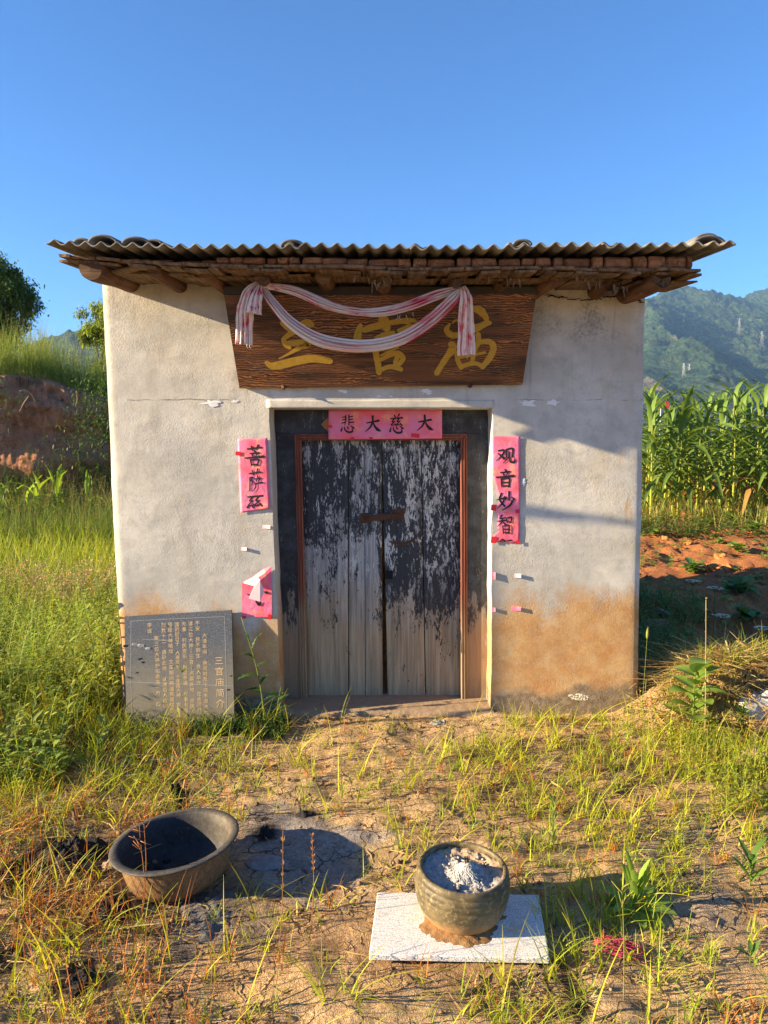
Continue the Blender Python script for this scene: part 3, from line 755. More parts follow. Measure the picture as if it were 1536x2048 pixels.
arched_tile(585, 489, -.56, .12, .034, .22, 'broken sheet piece lying above the left end of the name board', .1)
arched_tile(1045, 486, -.52, .10, .03, .2, 'small dark curved tile on the roof right of centre')

# clay course under the sheets
def bz(x):
    pts = [(-1.6, 2.512), (-1.4, 2.503), (-1.15, 2.480), (-.9, 2.466), (-.5, 2.464), (-.2, 2.460), (0, 2.455), (.3, 2.449), (.5, 2.452), (.7, 2.458), (.9, 2.452), (1.1, 2.446), (1.6, 2.446)]
    return float(np.interp(x, [p[0] for p in pts], [p[1] for p in pts]))
x = P(205, 510, -.55)[0]; xe = P(1393, 510, -.55)[0]; k = 0
while x < xe - .02:
    wd = random.uniform(.045, .15); wd = min(wd, xe - x); k += 1
    left = x < -.9
    yf = -.52 + random.uniform(-.012, .012) + (.06 if left else 0)
    z0 = bz(x + wd / 2) + .004; z1 = np.interp(x + wd / 2, ez[:, 0], ez[:, 1]) - .022
    nu, nv = 8, 5; uu = np.linspace(0, 1, nu + 1); vv = np.linspace(0, 1, nv + 1)
    g_ = random.uniform(.001, .005); tilt = random.uniform(-.007, .007); tl2 = random.uniform(-.007, .007)
    Pt = np.array([[(x + g_ + (wd - 2 * g_) * u + (tilt if u < .5 else tl2) * v, yf + .012 * ((2 * u - 1) ** 6 + (2 * v - 1) ** 6) + .004 * float(fbm(x * 3 + u, v, 3, 3, k)), z0 + (z1 - z0) * v) for v in vv] for u in uu])
    V, F = slab(Pt, -.22, (0, 1, 0)); V[len(V) // 2:, 1] = yf + .25
    S = Soup(); S.add(V, F); mk('clay_block', S, MT['clay'], house, False)
    x += wd
# roof boards, ends showing
def board(x, wd, z, th, y0, y1, tilt=0, name='roof_board'):
    nu, nv = 3, 8; xx = np.linspace(-wd / 2, wd / 2, nu + 1); yy = np.linspace(y0, y1, nv + 1)
    sd = random.randint(0, 999)
    Pt = np.array([[(x + a + .002 * float(vn(y * 9, sd, 1)), y + (.004 * float(vn(a * 60, sd)) if y == y0 else 0), z + zr(y) - zr(-.5) + math.tan(tilt) * a + .002 * float(vn(y * 5, sd, 3))) for y in yy] for a in xx])
    V, F = slab(Pt, th, (0, 0, 1)); S = Soup(); S.add(V, F); return mk(name, S, MT['board'], house, False)
x = P(128, 520, -.5)[0]; xe = P(1392, 540, -.5)[0]; k = 0
while x < xe:
    wd = random.uniform(.055, .13); wd = min(wd, xe - x + .01); k += 1
    sl_ = (bz(x + wd) - bz(x)) / wd
    board(x + wd / 2, wd - .003, bz(x + wd / 2) + random.uniform(-.002, .003), .013, -.545 + random.uniform(-.02, .015), .3, math.atan(sl_) + random.uniform(-.02, .02))
    if x < -.85 or random.random() < .75:
        board(x + wd / 2 + random.uniform(-.03, .03), wd - .012, bz(x + wd / 2) - .0165 + random.uniform(-.002, .001), .011, -.53 + random.uniform(-.015, .03), .3, math.atan(sl_) + random.uniform(-.03, .03))
    x += wd
board(P(160, 525, -.5)[0], .08, 2.482, .010, -.5, .2, -.35); board(P(245, 545, -.5)[0], .13, 2.462, .009, -.47, .2, .22)
board(P(365, 550, -.4)[0], .12, 2.446, .009, -.42, .2, -.14); board(P(590, 550, -.4)[0], .16, 2.434, .008, -.42, .2, .04)
for q in range(9): board(-1.2 + q * .33, .31, bz(-1.2 + q * .33) - .031 + .004 * (q % 2), .008, -.36, .05, 0)
# logs (rafters)
def log(px, py, r, y0=-.52, y1=.15, dx=0, dz=0, ragged=0, sq=0):
    p = P(px, py, y0); n = 14; ns = 20; sd = random.randint(0, 99)
    yy = np.linspace(y0, y1, n); an = np.linspace(0, 2 * math.pi, ns, endpoint=False); S = Soup()
    V = []
    for i, y in enumerate(yy):
        t = i / (n - 1); c = np.array((p[0] + dx * t, y, p[2] + zr(y) - zr(y0) + dz * t + .01 * math.sin(3 * t + sd)))
        rr = r * (1 + .12 * t) * (1 + .06 * vn(an * 2, an * 0 + t * 4, sd))
        if i == 0: rr = rr * .93
        jag = ragged * vn(an * 3, an * 0, sd + 5) * (1 if i == 0 else .4 if i == 1 else 0)
        V.append(np.stack([c[0] + rr * np.cos(an), c[1] + jag, c[2] + rr * np.sin(an)], -1))
    V = np.concatenate(V); F = []
    for i in range(n - 1):
        for j in range(ns): F.append((i * ns + j, i * ns + (j + 1) % ns, (i + 1) * ns + (j + 1) % ns, (i + 1) * ns + j))
    S.add(V, F); o = mk('log', S, MT['log'], house)
    S = Soup(); m = 3; R_ = []
    ring = V[:ns]; cen = ring.mean(0) + (0, -.004 + ragged * .4, 0)
    for q in range(m + 1):
        t = q / m; R_.append(cen + (ring * [1, 1, 1] - cen) * t + [0, -.0005, 0])
    VV = np.concatenate(R_); F = []
    for i in range(m):
        for j in range(ns): F.append((i * ns + j, i * ns + (j + 1) % ns, (i + 1) * ns + (j + 1) % ns, (i + 1) * ns + j))
    if ragged:
        VV[:, 1] += ragged * .7 * fbm(VV[:, 0], VV[:, 2], 60, 3, sd)
    S.add(VV, F); mk('log_end', S, MT['logend'], o); return o
log(181, 536, .058, dx=.01); log(308, 543, .036, -.46, dx=.0); log(414, 550, .036, -.42); log(522, 550, .036, -.44, ragged=.012)
log(647, 555, .043, -.42); log(769, 560, .036, -.40, ragged=.02); log(917, 562, .027, -.44, ragged=.006); log(1007, 560, .034, -.32, ragged=.03)
log(1118, 556, .045, -.40, dx=-.07, dz=-.03, ragged=.02); log(1230, 570, .040, -.36, ragged=.04); log(1325, 562, .047, -.50, dx=-.02, ragged=.03)
# splinters hanging from broken timber
S = None
for (px, py, n, L) in [(722, 548, 6, .045), (752, 565, 4, .05), (768, 560, 5, .04), (1000, 548, 7, .035), (1025, 560, 5, .04), (1188, 560, 9, .04), (1160, 558, 5, .03), (1240, 575, 7, .045), (705, 540, 4, .02), (965, 556, 4, .025), (1300, 545, 6, .025)]:
    S = Soup()
    for k in range(n):
        p = P(px + random.uniform(-14, 14), py + random.uniform(-6, 3), -.46 + random.uniform(-.03, .03)); l = L * random.uniform(.5, 1.3)
        q = p + np.array((random.uniform(-.3, .3) * l, random.uniform(-.3, .3) * l, -l))
        S.add(*tube([p, p * .5 + q * .5 + [random.uniform(-.004, .004), 0, 0], q], [.005, .0045, .0008], 5))
    mk('splinter', S, MT['board'], house, False, kind='stuff')

# door frame
FY = .19
def flat_box(c4, y0, th, name, mat, parent, nx=4, nz=16, rad=.0):
    """c4: TL,TR,BR,BL pixel corners on the plane y=y0; thickness goes back"""
    TL, TR, BR, BL = [P(a, b, y0) for a, b in c4]
    uu = np.linspace(0, 1, nx + 1); vv = np.linspace(0, 1, nz + 1)
    Pt = np.array([[(BL * (1 - u) + BR * u) * (1 - v) + (TL * (1 - u) + TR * u) * v + np.array((0, rad * ((2 * u - 1) ** 8), 0)) for v in vv] for u in uu])
    V, F = slab(Pt, -th, (0, 1, 0)); S = Soup(); S.add(V, F); return mk(name, S, mat, parent, False)
frame = []
flat_box([(543, 868), (591, 868), (605, 1425), (556, 1425)], FY, .10, 'door_post', MT['frame'], house)
flat_box([(934, 868), (974, 868), (975, 1425), (935, 1425)], FY, .10, 'door_post', MT['frame'], house)
flat_box([(541, 812), (976, 812), (976, 867.4), (541, 867.4)], FY - .003, .10, 'door_head', MT['frame'], house, 12, 3)
# small recessed panel on head beam at right and lozenge at left
flat_box([(893, 836), (938, 836), (938, 863), (893, 863)], FY - .009, .004, 'head_panel', MT['frame'], house)
S = Soup(); c = P(655, 849, FY - .012); S.add(*box(c, (.055, .006, .055), rotm(0, R(45), 0))); mk('carved_lozenge', S, m_plain('worn_orange_wood', (.30, .14, .04), .7), house, False)
# red moulded trim: three ridges
def trim(a, b, wpx, horizontal=False):
    A = P(*a, FY - .02); B = P(*b, FY - .02); wd = wpx / FPX * 4.3
    prof = [(-.5, .025), (-.5, .006), (-.42, 0), (-.28, 0), (-.22, .008), (-.14, .008), (-.08, .001), (.12, .001), (.18, .009), (.28, .009), (.34, .003), (.5, .010), (.5, .03)]
    Pt = []
    for (u, d) in prof:
        o = np.array((0, d, -u * wd)) if horizontal else np.array((u * wd, d, 0)); Pt.append([A + o, (A + B) / 2 + o, B + o])
    V, F = sheet3(np.array(Pt)); S = Soup(); S.add(V, F if horizontal else F[:, ::-1]); mk('trim_moulding', S, MT['trim'], house, False)
trim((595, 868), (608, 1416), 13); trim((928, 868), (929, 1416), 13); trim((588, 874), (935, 874), 13, True)
# leaves: planks as sub-parts
DY = .235
leafL = flat_box([(601, 879), (604, 879), (613, 1414), (611, 1414)], DY + .03, .01, 'door_leaf', MT['door'], house)
def plank(c4, y, parent, name='plank'):
    return flat_box(c4, y, .035, name, MT['door'], parent, 8, 30, .006)
plank([(600, 878), (695.6, 878), (696.2, 1416), (608, 1416)], DY, leafL)
plank([(697.8, 878), (728.6, 878), (730.4, 1416), (698.6, 1416)], DY + .002, leafL)
plank([(729.6, 878), (762.6, 878), (765.5, 1416), (731.8, 1416)], DY, leafL)
leafR = flat_box([(914, 879), (921, 879), (921, 1414), (918, 1414)], DY + .03, .01, 'door_leaf', MT['door'], house)
plank([(765, 878), (841, 878), (850.8, 1416), (776, 1416)], DY + .006, leafR)
plank([(843, 878), (923, 878), (924, 1416), (853, 1416)], DY + .003, leafR)
# hasp
def pix_box(x0, y0, x1, y1, Y, th, ang=0):
    a = P(x0, y0, Y); b = P(x1, y1, Y); c = (a + b) / 2
    return box(c + [0, -th / 2, 0], (abs(b[0] - a[0]), th, abs(b[2] - a[2])), rotm(0, ang, 0))
S = Soup(); S.add(*pix_box(720, 1026, 740, 1046, DY, .006, -.07)); S.add(*tube([P(730, 1036, DY - .004), P(731, 1034, DY - .022), P(737, 1034, DY - .022), P(738, 1036, DY - .004)], .005, 8)); mk('hasp_plate', S, MT['rust'], leafL, False)
S = Soup(); S.add(*pix_box(734, 1028, 796, 1040, DY - .012, .005, -.08)); mk('hasp_bar', S, MT['rust'], leafL, False)
S = Soup(); S.add(*pix_box(785, 1018, 808, 1040, DY, .006, -.1)); S.add(*tube([P(786, 1031, DY - .002), P(787, 1029, DY - .024), P(793, 1028, DY - .024), P(794, 1030, DY - .002)], .005, 8)); mk('hasp_staple', S, MT['rust'], leafR, False)
S = Soup(); S.add(*pix_box(770, 1141, 785, 1158, DY + .004, .004)); mk('latch_hole', S, MT['dark'], leafR, False)  # dark plate stands in for the shade inside the hole
pts = cat_rom([P(a, b, DY - .0015) for a, b in [(778, 1083), (795, 1087), (812, 1086), (828, 1078), (840, 1068)]], 16)
S = Soup(); Wd = np.interp(np.arange(16), [0, 6, 15], [.004, .012, .004]); Pt = np.stack([pts + np.array((0, 0, 1)) * Wd[:, None], pts + [0, -.0015, 0], pts - np.array((0, 0, 1)) * Wd[:, None]], 1)
V, F = sheet3(Pt); S.add(V, F[:, ::-1]); mk('rust_scrape', S, MT['rust'], leafR)
for nx_, ny_ in [(612, 900), (655, 902), (688, 899), (712, 903), (748, 900), (775, 905), (810, 901), (862, 904), (905, 900), (620, 1180), (668, 1183), (716, 1181), (750, 1184), (800, 1200), (860, 1196), (905, 1199)]:
    p = P(nx_, ny_, DY - .001); S = Soup(); V, F = rock(p, (.0042, .002, .0042), nx_, 5, 1, .3); S.add(V, F, (.05, .03, .02)); mk('nail', S, MT['rust'], leafL if nx_ < 764 else leafR)
# sill
xx = np.linspace(xoL(0) - .1, xoR(0) + .01, 50)
Pt = []
for x in xx:
    e = .01 * float(fbm(x, 0, 5, 4, 3)); Pt.append([(x, -.045 + e, -.06), (x, -.04 + e, .008), (x, -.028 + e, .026 + e * .4), (x, .012, .034), (x, .3, .036)])
V, F = sheet3(np.array(Pt)); S = Soup(); S.add(V, F[:, ::-1]); mk('sill', S, MT['concrete'], house)

# ------------------------------------------------------------------ brush writing
CH = {
 '大': [[(12,44,6),(50,37,8),(86,30,10)], [(48,3,10),(48,35,9),(34,68,8),(3,96,3)], [(49,38,6),(62,65,10),(80,84,14),(99,92,3)]],
 '心': [[(12,68,4),(5,90,11)], [(28,66,5),(33,84,8),(58,97,11),(86,92,10),(82,76,3)], [(48,64,4),(55,76,10)], [(73,60,4),(94,74,11)]],
 '慈': [[(33,0,4),(41,12,9)], [(70,-2,9),(58,13,4)], [(8,22,6),(92,17,9)], [(35,23,7),(20,37,6),(37,38,5)], [(38,36,6),(13,56,6),(43,53,5)], [(38,47,4),(48,58,8)], [(68,22,7),(54,36,6),(71,37,5)], [(74,34,6),(52,54,6),(82,52,5)], [(74,45,4),(88,57,9)], '心'],
 '悲': [[(38,0,7),(38,28,7),(30,56,4)], [(60,-2,7),(60,56,7)], [(14,12,5),(36,9,7)], [(12,27,5),(36,24,7)], [(8,46,5),(36,38,7)], [(62,10,7),(88,6,6)], [(62,25,7),(88,22,6)], [(62,41,7),(95,40,7)], '心'],
 '菩': [[(12,16,6),(88,8,8)], [(34,2,6),(40,22,7)], [(70,-4,8),(58,20,5)], [(48,22,4),(54,31,8)], [(26,38,5),(76,34,7)], [(36,41,4),(42,50,7)], [(66,38,7),(58,50,4)], [(0,60,6),(50,56,7),(100,52,11)], [(30,68,7),(36,96,6)], [(30,70,6),(72,67,7),(65,96,7)], [(36,92,6),(66,91,6)]],
 '萨': [[(12,18,6),(88,10,8)], [(34,4,6),(40,24,7)], [(68,-4,8),(58,22,5)], [(14,38,6),(36,35,7),(24,50,5),(38,58,6),(26,70,4)], [(18,40,7),(17,99,6)], [(64,27,4),(70,36,8)], [(48,43,5),(90,39,7)], [(56,46,4),(61,54,7)], [(82,44,7),(74,55,4)], [(46,64,5),(100,59,8)], [(56,64,7),(54,82,6),(36,100,3)]],
 '观': [[(10,20,6),(42,16,8),(30,50,7),(0,84,3)], [(10,36,4),(28,54,9),(44,72,10)], [(54,10,7),(54,64,6)], [(54,11,6),(88,6,8),(87,60,7)], [(70,26,6),(68,60,6),(38,98,3)], [(72,58,6),(76,90,8),(98,90,10),(100,68,3)]],
 '音': [[(48,0,4),(55,12,10)], [(24,20,6),(78,14,8)], [(38,24,4),(44,34,8)], [(66,20,8),(58,34,4)], [(0,46,7),(50,42,8),(100,38,12)], [(28,54,8),(32,99,7)], [(28,56,6),(72,52,8),(72,99,9)], [(34,75,6),(68,73,6)], [(32,94,6),(72,94,7)]],
 '妙': [[(26,6,9),(14,42,8),(44,78,9)], [(42,24,7),(34,56,8),(0,92,3)], [(-2,44,5),(50,30,8)], [(70,-2,10),(70,46,7)], [(56,26,4),(50,42,8)], [(84,28,4),(100,40,10)], [(94,44,9),(72,76,9),(30,100,3)]],
 '智': [[(28,0,8),(12,18,4)], [(14,20,5),(50,14,7)], [(0,34,6),(54,28,8)], [(31,16,7),(26,38,7),(0,62,3)], [(32,36,4),(50,52,8)], [(60,16,7),(64,42,6)], [(60,17,6),(92,12,8),(88,42,7)], [(64,38,6),(88,38,6)], [(34,60,7),(38,102,7)], [(34,62,6),(74,57,8),(75,102,8)], [(38,79,6),(72,77,6)], [(38,97,6),(74,97,7)]],
}
def expand(ch):
    out = []
    for s in CH[ch]:
        if s == '心': out += CH['心']
        else: out.append(s)
    return out
def brush(S, strokes, tomap, nrm, k0=0, lift=.0012, n=14):
    """strokes: lists of (u,v,w); tomap(u,v)->3D; ribbons lie in the surface, each a hair above the last"""
    for k, st in enumerate(strokes):
        q = cat_rom(st, n); P3 = np.array([tomap(a, b) for a, b, _ in q]); e = np.array([tomap(a + .01, b) for a, b, _ in q]) - P3
        scale = np.linalg.norm(e, axis=1) / .01; W = np.maximum(q[:, 2], .8) * scale / 2
        T = np.gradient(P3, axis=0); T /= np.linalg.norm(T, axis=1)[:, None]
        B = np.cross(T, nrm); B /= np.linalg.norm(B, axis=1)[:, None]
        W = W * (1 + .10 * vn(np.arange(n) * .9, np.full(n, k * 3.1 + k0), 5))
        # round start
        ext = np.array([.0, .55, .85, 1]); 
        A0 = P3[0] - T[0] * W[0] * .7; A1 = P3[-1] + T[-1] * W[-1] * .7
        L = np.concatenate([[A0 + B[0] * W[0] * .45], P3 + B * W[:, None], [A1 + B[-1] * W[-1] * .45]])
        Rr = np.concatenate([[A0 - B[0] * W[0] * .45], P3 - B * W[:, None], [A1 - B[-1] * W[-1] * .45]])
        o = np.array(nrm) * (lift + .00012 * k)
        V, F = sheet3(np.stack([L + o, Rr + o], 1)); S.add(V, F[:, ::-1])

# paper strips
NY = np.array((0, -1., 0))
def paper(name_label, corners, Y, cells, chars, torn=None, extra=None, tapes=(), curl=.0, group='pink paper strips round the door', bow=.004):
    """corners TL,TR,BR,BL pixels; chars: list (char, cx, cy, size px)"""
    TL, TR, BR, BL = [P(a, b, Y) for a, b in corners]
    cen = (TL + TR + BR + BL) / 4
    t = thing('couplet_paper', name_label, 'paper strip', tuple(cen), group)
    nu, nv = cells
    def py_off(p, u, v):
        y = -.002 - .0015 * (1 + float(vn(u * 5, v * 9, 3))) * .5
        if curl: y -= curl * max(0, (.22 - v)) / .22 * (max(0, u - .3))
        if Y < .05: y += float(wally(p[0], p[2])) + .004
        return y
    def pt(u, v):
        p = (BL * (1 - u) + BR * u) * (1 - v) + (TL * (1 - u) + TR * u) * v
        return p + np.array((0, py_off(p, u, v), 0))
    Pt = []
    for i in range(nu + 1):
        row = []
        for j in range(nv + 1):
            u, v = i / nu, j / nv
            if torn: 
                ul, vb = torn(u, v); u = ul + (1 - ul) * u; v = vb + (1 - vb) * v if j < nv * .12 else v
            row.append(pt(u, v))
        Pt.append(row)
    V, F = slab(np.array(Pt), -.0006, (0, 1, 0)); S = Soup(); S.add(V, F); mk('sheet', S, MT['paper'], t)
    for k, (c, cx, cy, sz) in enumerate(chars):
        S = Soup()
        def tm(a, b):
            X_ = cx + (a - 50) / 100 * sz[0]; Y_ = cy + (b - 50) / 100 * sz[1]; p = P(X_, Y_, Y)
            u = (X_ - corners[0][0]) / (corners[1][0] - corners[0][0]); v = 1 - (Y_ - corners[0][1]) / (corners[3][1] - corners[0][1])
            p[1] = Y + py_off(p, u, v) - .0006; return p
        stx = expand(c) if isinstance(c, str) else c
        brush(S, [[(a, b, w_ * 1.3) for a, b, w_ in q] for q in stx], tm, NY, k * 20, .0008)
        mk('brush_character', S, MT['ink'], t)
    for (x0, y0, x1, y1) in tapes:
        S = Soup(); S.add(*pix_box(x0, y0, x1, y1, Y - .005, .001, random.uniform(-.1, .1))); mk('tape', S, MT['tape'], t, False)
    return t
paper('wide pink paper strip with four black characters across the top of the door', [(657, 820), (884, 818), (884, 877), (657, 879)], FY - .024, (40, 10),
      [('悲', 695, 848, (28, 35)), ('大', 746, 848, (33, 34)), ('慈', 793, 848, (29, 38)), ('大', 850, 846, (34, 33))], tapes=[(656, 850, 664, 856), (701, 874, 708, 880), (738, 874, 745, 879), (822, 867, 839, 875)])
paper('tall pink paper strip with three black characters left of the door', [(475, 878), (535, 876), (540, 1017), (481, 1026)], -.008, (12, 40),
      [('菩', 509, 912, (38, 41)), ('萨', 510, 961, (31, 43)), (CH['慈'][2:9], 510, 1008, (36, 50)), ([[(16,50,6),(8,66,9)], [(34,52,6),(40,66,8)], [(60,50,5),(64,56,6)]], 510, 1010, (36, 34))], curl=.012, tapes=[(471, 903, 482, 911)])
def tornR(u, v):
    # left edge torn between; bottom ragged
    e = .0
    y = 1 - v
    e += .22 * float(sstep(.36, .60, y)) * float(sstep(.66, .60, y)) + .16 * float(sstep(.66, .74, y)) * float(sstep(.95, .9, y)) + .10 * float(sstep(.34, .38, y)) * float(sstep(.95, .9, y)) * .5
    e += .015 * float(vn(v * 40, 0, 4)); return max(0, e), .012 * (1 + float(vn(u * 9, 1, 2)))
paper('long pink paper strip with four characters and torn left edge right of the door', [(984, 872), (1041, 873), (1039, 1085), (984, 1089)], -.008, (12, 60),
      [('观', 1011, 911, (37, 31)), ('音', 1010, 956, (35, 36)), ('妙', 1011, 1002, (34, 36)), ('智', 1010, 1048, (30, 36)), ([[(10,70,6),(30,20,9)], [(30,20,6),(45,70,8)], [(60,50,5),(90,40,8)]], 1011, 1081, (30, 9))], torn=tornR,
      tapes=[(982, 1009, 992, 1021), (1031, 1019, 1039, 1026), (982, 1073, 993, 1086), (1032, 1081, 1040, 1088)])
# peeled square
t = thing('couplet_paper', 'half-peeled pink paper square with folded flap, low left of the door', 'paper strip', tuple(P(515, 1185, 0)), 'pink paper strips round the door')
S = Soup(); Yp = -.010
poly = [(484, 1165), (502, 1156), (520, 1148), (528, 1136), (543, 1133), (544, 1234), (484, 1234)]
base = [P(a, b, Yp) for a, b in poly]; cc = P(515, 1195, Yp - .001)
V = np.array(base + [cc]); S.add(V, [(7, (i + 1) % 7, i, -1) for i in range(7)]); V2 = V + [0, .0008, 0]; mk('sheet', S, MT['paper'], t, False)
S = Soup(); fl = [P(486, 1166, Yp - .003), P(514, 1152, Yp - .02), P(520, 1160, Yp - .035), P(529, 1183, Yp - .03), P(520, 1203, Yp - .045), P(497, 1197, Yp - .04), P(508, 1172, Yp - .035)]
S.add(np.array(fl), [(0, 6, 1, -1), (1, 6, 2, -1), (2, 6, 5, -1), (2, 5, 4, -1), (2, 4, 3, -1)]); mk('peeled_flap', S, MT['back'], t, False)
S = Soup(); fl = [P(484, 1165, Yp - .002), P(502, 1156, Yp - .010), P(528, 1137, Yp - .008), P(543, 1132, Yp - .002), P(531, 1145, Yp - .015), P(512, 1158, Yp - .018)]
S.add(np.array(fl), [(0, 5, 1, -1), (1, 5, 4, -1), (1, 4, 2, -1), (2, 4, 3, -1)]); mk('folded_edge', S, MT['back'], t, False)
S = Soup(); tm = lambda a, b: P(a, b, Yp - .0022)
brush(S, [[(527, 1183, 2), (535, 1186, 6)], [(495, 1188, 2), (501, 1191, 4)], [(512, 1202, 3), (518, 1209, 6), (522, 1204, 3)]], tm, NY); mk('brush_writing', S, MT['ink'], t)
for b in [(536, 1229, 543, 1239), (484, 1232, 492, 1237)]:
    S = Soup(); S.add(*pix_box(*b, Yp - .003, .001)); mk('tape', S, MT['tape'], t, False)
# tape bits and paper remnants left on the plaster
def tapebit(x0, y0, x1, y1, red, label, d=.008):
    S = Soup(); a = P(x0, y0, 0); b = P(x1, y1, 0); xm = np.linspace(a[0], b[0], 5); yo = float(wally(a[0], a[2])) + np.array([-.001, -.002, -.004, -.008, -.013])
    Pt = np.array([[(x, y, a[2]), (x, y - .001, b[2])] for x, y in zip(xm, yo)])
    V, F = slab(Pt, -.0008, (0, 1, 0)); S.add(V, F[:, ::-1])
    o = mk('tape_scrap', S, MT['back'] if not red else MT['paper'], None, False, label, 'tape scrap', group='leftover tape scraps on the wall'); return o
tapebit(525, 1050, 541, 1057, 0, 'pale tape scrap sticking on the door edge below the three-character strip')
tapebit(482, 1094, 494, 1101, 0, 'small white and red tape scrap on the wall above the peeled paper')
tapebit(984, 1144, 990, 1158, 1, 'red tipped tape scrap beside right door edge, upper of two')
tapebit(1029, 1147, 1041, 1155, 0, 'white tape scrap right of the door, level with the latch hole')
tapebit(984, 1215, 990, 1223, 1, 'tiny red tape scrap beside right door edge, lower of two')
tapebit(1023, 1213, 1041, 1221, 1, 'red and white tape scrap right of the door above the mud stain')
def scrap(px, py, w_, h_, label, Y=0, sd=1):
    n = 17; c0 = P(px, py, 0); Y = float(wally(c0[0], c0[2])) - .002; an = np.linspace(0, 2 * math.pi, n, endpoint=False); r = np.random.default_rng(sd).uniform(.35, 1.25, n)
    c = P(px, py, Y); S = Soup(); sx = w_ / FPX * 4.05 / 2; sz = h_ / FPX * 4.05 / 2
    V = [c + (0, -.001, 0)] + [c + np.array((math.cos(a) * sx * q * 1.1, 0, math.sin(a) * sz * q * 1.1)) for a, q in zip(an, r)]
    S.add(np.array(V), [(0, 1 + (i + 1) % n, 1 + i, -1) for i in range(n)][:]); V = np.array(V)
    F = [(1 + i, 1 + (i + 1) % n, 1 + n + (i + 1) % n - 0, 1 + n + i) for i in range(n)]
    mk('paper_scrap', S, MT['scrap'], None, False, label, 'paper scrap', group='torn white paper scraps on the plaster')
scrap(1056, 806, 36, 14, 'torn white paper scrap right of lintel, larger left one of a pair', sd=3)
scrap(1104, 806, 30, 12, 'torn white paper scrap right of lintel, broken arch shaped right one of a pair', sd=8)
scrap(422, 805, 34, 14, 'torn white paper flakes left of the lintel under the name board corner', sd=5)
scrap(853, 783, 28, 10, 'rectangular white scrap peeking out under the name board', sd=6)
scrap(686, 783, 22, 6, 'thin white flake under the middle of the name board', sd=9)
scrap(758, 792, 10, 5, 'tiny white flake above the lintel, left of its twin', sd=11)
scrap(782, 793, 8, 5, 'tiny white flake above the lintel, right of its twin', sd=12)
scrap(470, 803, 12, 6, 'small white flake left of lintel corner', sd=13)
scrap(1047, 965, 8, 16, 'small white glue stain right of the long torn strip', sd=14)

# ------------------------------------------------------------------ name board
bt, bb = -.20, -.035
TL, TR, BR, BL = P(448, 590, bt), P(1073, 588, bt), P(1045, 769, bb), P(479, 777, bb)
bn = np.cross(BR - BL, TL - BL); bn /= np.linalg.norm(bn); bn = -bn if bn[1] > 0 else bn
TR = RP(1073, 588, BL, bn)
plq = thing('name_board', 'dark brown trapezoid wooden name board with three gold brush characters under the eaves', 'name board', tuple((TL + TR) / 2))
nu, nv = 30, 10
Pt = np.array([[(BL * (1 - u) + BR * u) * (1 - v) + (TL * (1 - u) + TR * u) * v for v in np.linspace(0, 1, nv + 1)] for u in np.linspace(0, 1, nu + 1)])
V, F = slab(Pt, .028, bn); S = Soup(); S.add(V, F); mk('board', S, MT['plaque'], plq, False)
S = Soup(); c = (TL + TR) / 2; S.add(*box(c + [0, .03, .022], (TR[0] - TL[0] + .01, .05, .04))); mk('top_batten', S, MT['batten'], plq, False)
for bx, by in [(567, 774), (940, 771)]:
    p = RP(bx, by, BL, bn); S = Soup(); S.add(*tube([p + [0, .04, .0], p + [0, -.004, 0], p + [.006, -.02, -.008]], [.006, .006, .004], 8)); S.add(*lathe([(.0, 0), (.014, .001), (.012, .007), (0, .008)], 12, p + bn * .0, rot=rotm(R(90)))); mk('hook_bolt', S, MT['rust'], plq)
def bp(a, b): return RP(a, b, BL, bn)
gold = {
 'top_character': [[(564,645,9),(579,656,13),(592,656,12),(612,645,12),(624,650,10)], [(603,660,8),(580,668,9),(568,679,9),(572,690,9),(580,696,6)], [(571,687,8),(598,686,12),(618,687,12),(596,697,8),(573,710,4),(558,717,2)], [(532,725,7),(548,732,13),(592,722,15),(627,717,13),(661,722,12)]],
 'middle_character': [[(765,636,17),(771,648,17),(774,658,13)], [(721,650,8),(717,664,13),(714,679,14)], [(728,660,10),(745,654,12),(766,650,11)], [(782,645,9),(808,642,10),(829,644,10),(816,655,10),(796,661,6)], [(751,676,6),(770,669,9),(788,665,7)], [(752,690,11),(752,708,11),(756,728,11),(758,746,10)], [(761,711,3),(778,703,4),(797,695,3)], [(762,719,7),(782,709,9),(797,707,10),(806,716,9),(799,728,8)], [(796,712,8),(791,723,8),(793,733,8)], [(758,741,7),(776,734,8),(790,734,9),(803,739,8)]],
 'last_character': [[(946,617,9),(960,621,14),(970,632,11),(974,640,7)], [(899,648,5),(893,660,10),(903,670,11),(915,670,10)], [(940,640,5),(912,641,4),(905,646,3)], [(930,662,14),(955,655,13),(972,647,10),(981,646,7)], [(901,687,10),(906,695,14),(893,715,11),(880,735,10),(873,747,10)], [(956,668,9),(957,682,9),(950,700,8),(944,724,8)], [(912,704,7),(916,722,8),(923,736,8)], [(948,690,5),(962,684,9),(980,684,10),(987,696,12),(979,716,11),(964,734,9)], [(918,714,6),(940,711,5),(970,705,5)], [(923,733,7),(943,727,8),(956,728,7),(965,735,6)]],
}
for nm, st in gold.items():
    S = Soup(); brush(S, [[(a_, b_, w_ * 1.15) for a_, b_, w_ in q_] for q_ in st], bp, bn, 0, .0010, 22); o = mk('gold_character', S, MT['gold'], plq)
S = Soup(); brush(S, [[(1005,634,1.5),(1030,632,2),(1045,636,2)], [(1030,636,2),(1040,640,5),(1028,642,3)]], bp, bn, 0, .001, 10); mk('carving_mark', S, m_plain('worn_carving', (.16, .07, .02), .6), plq)

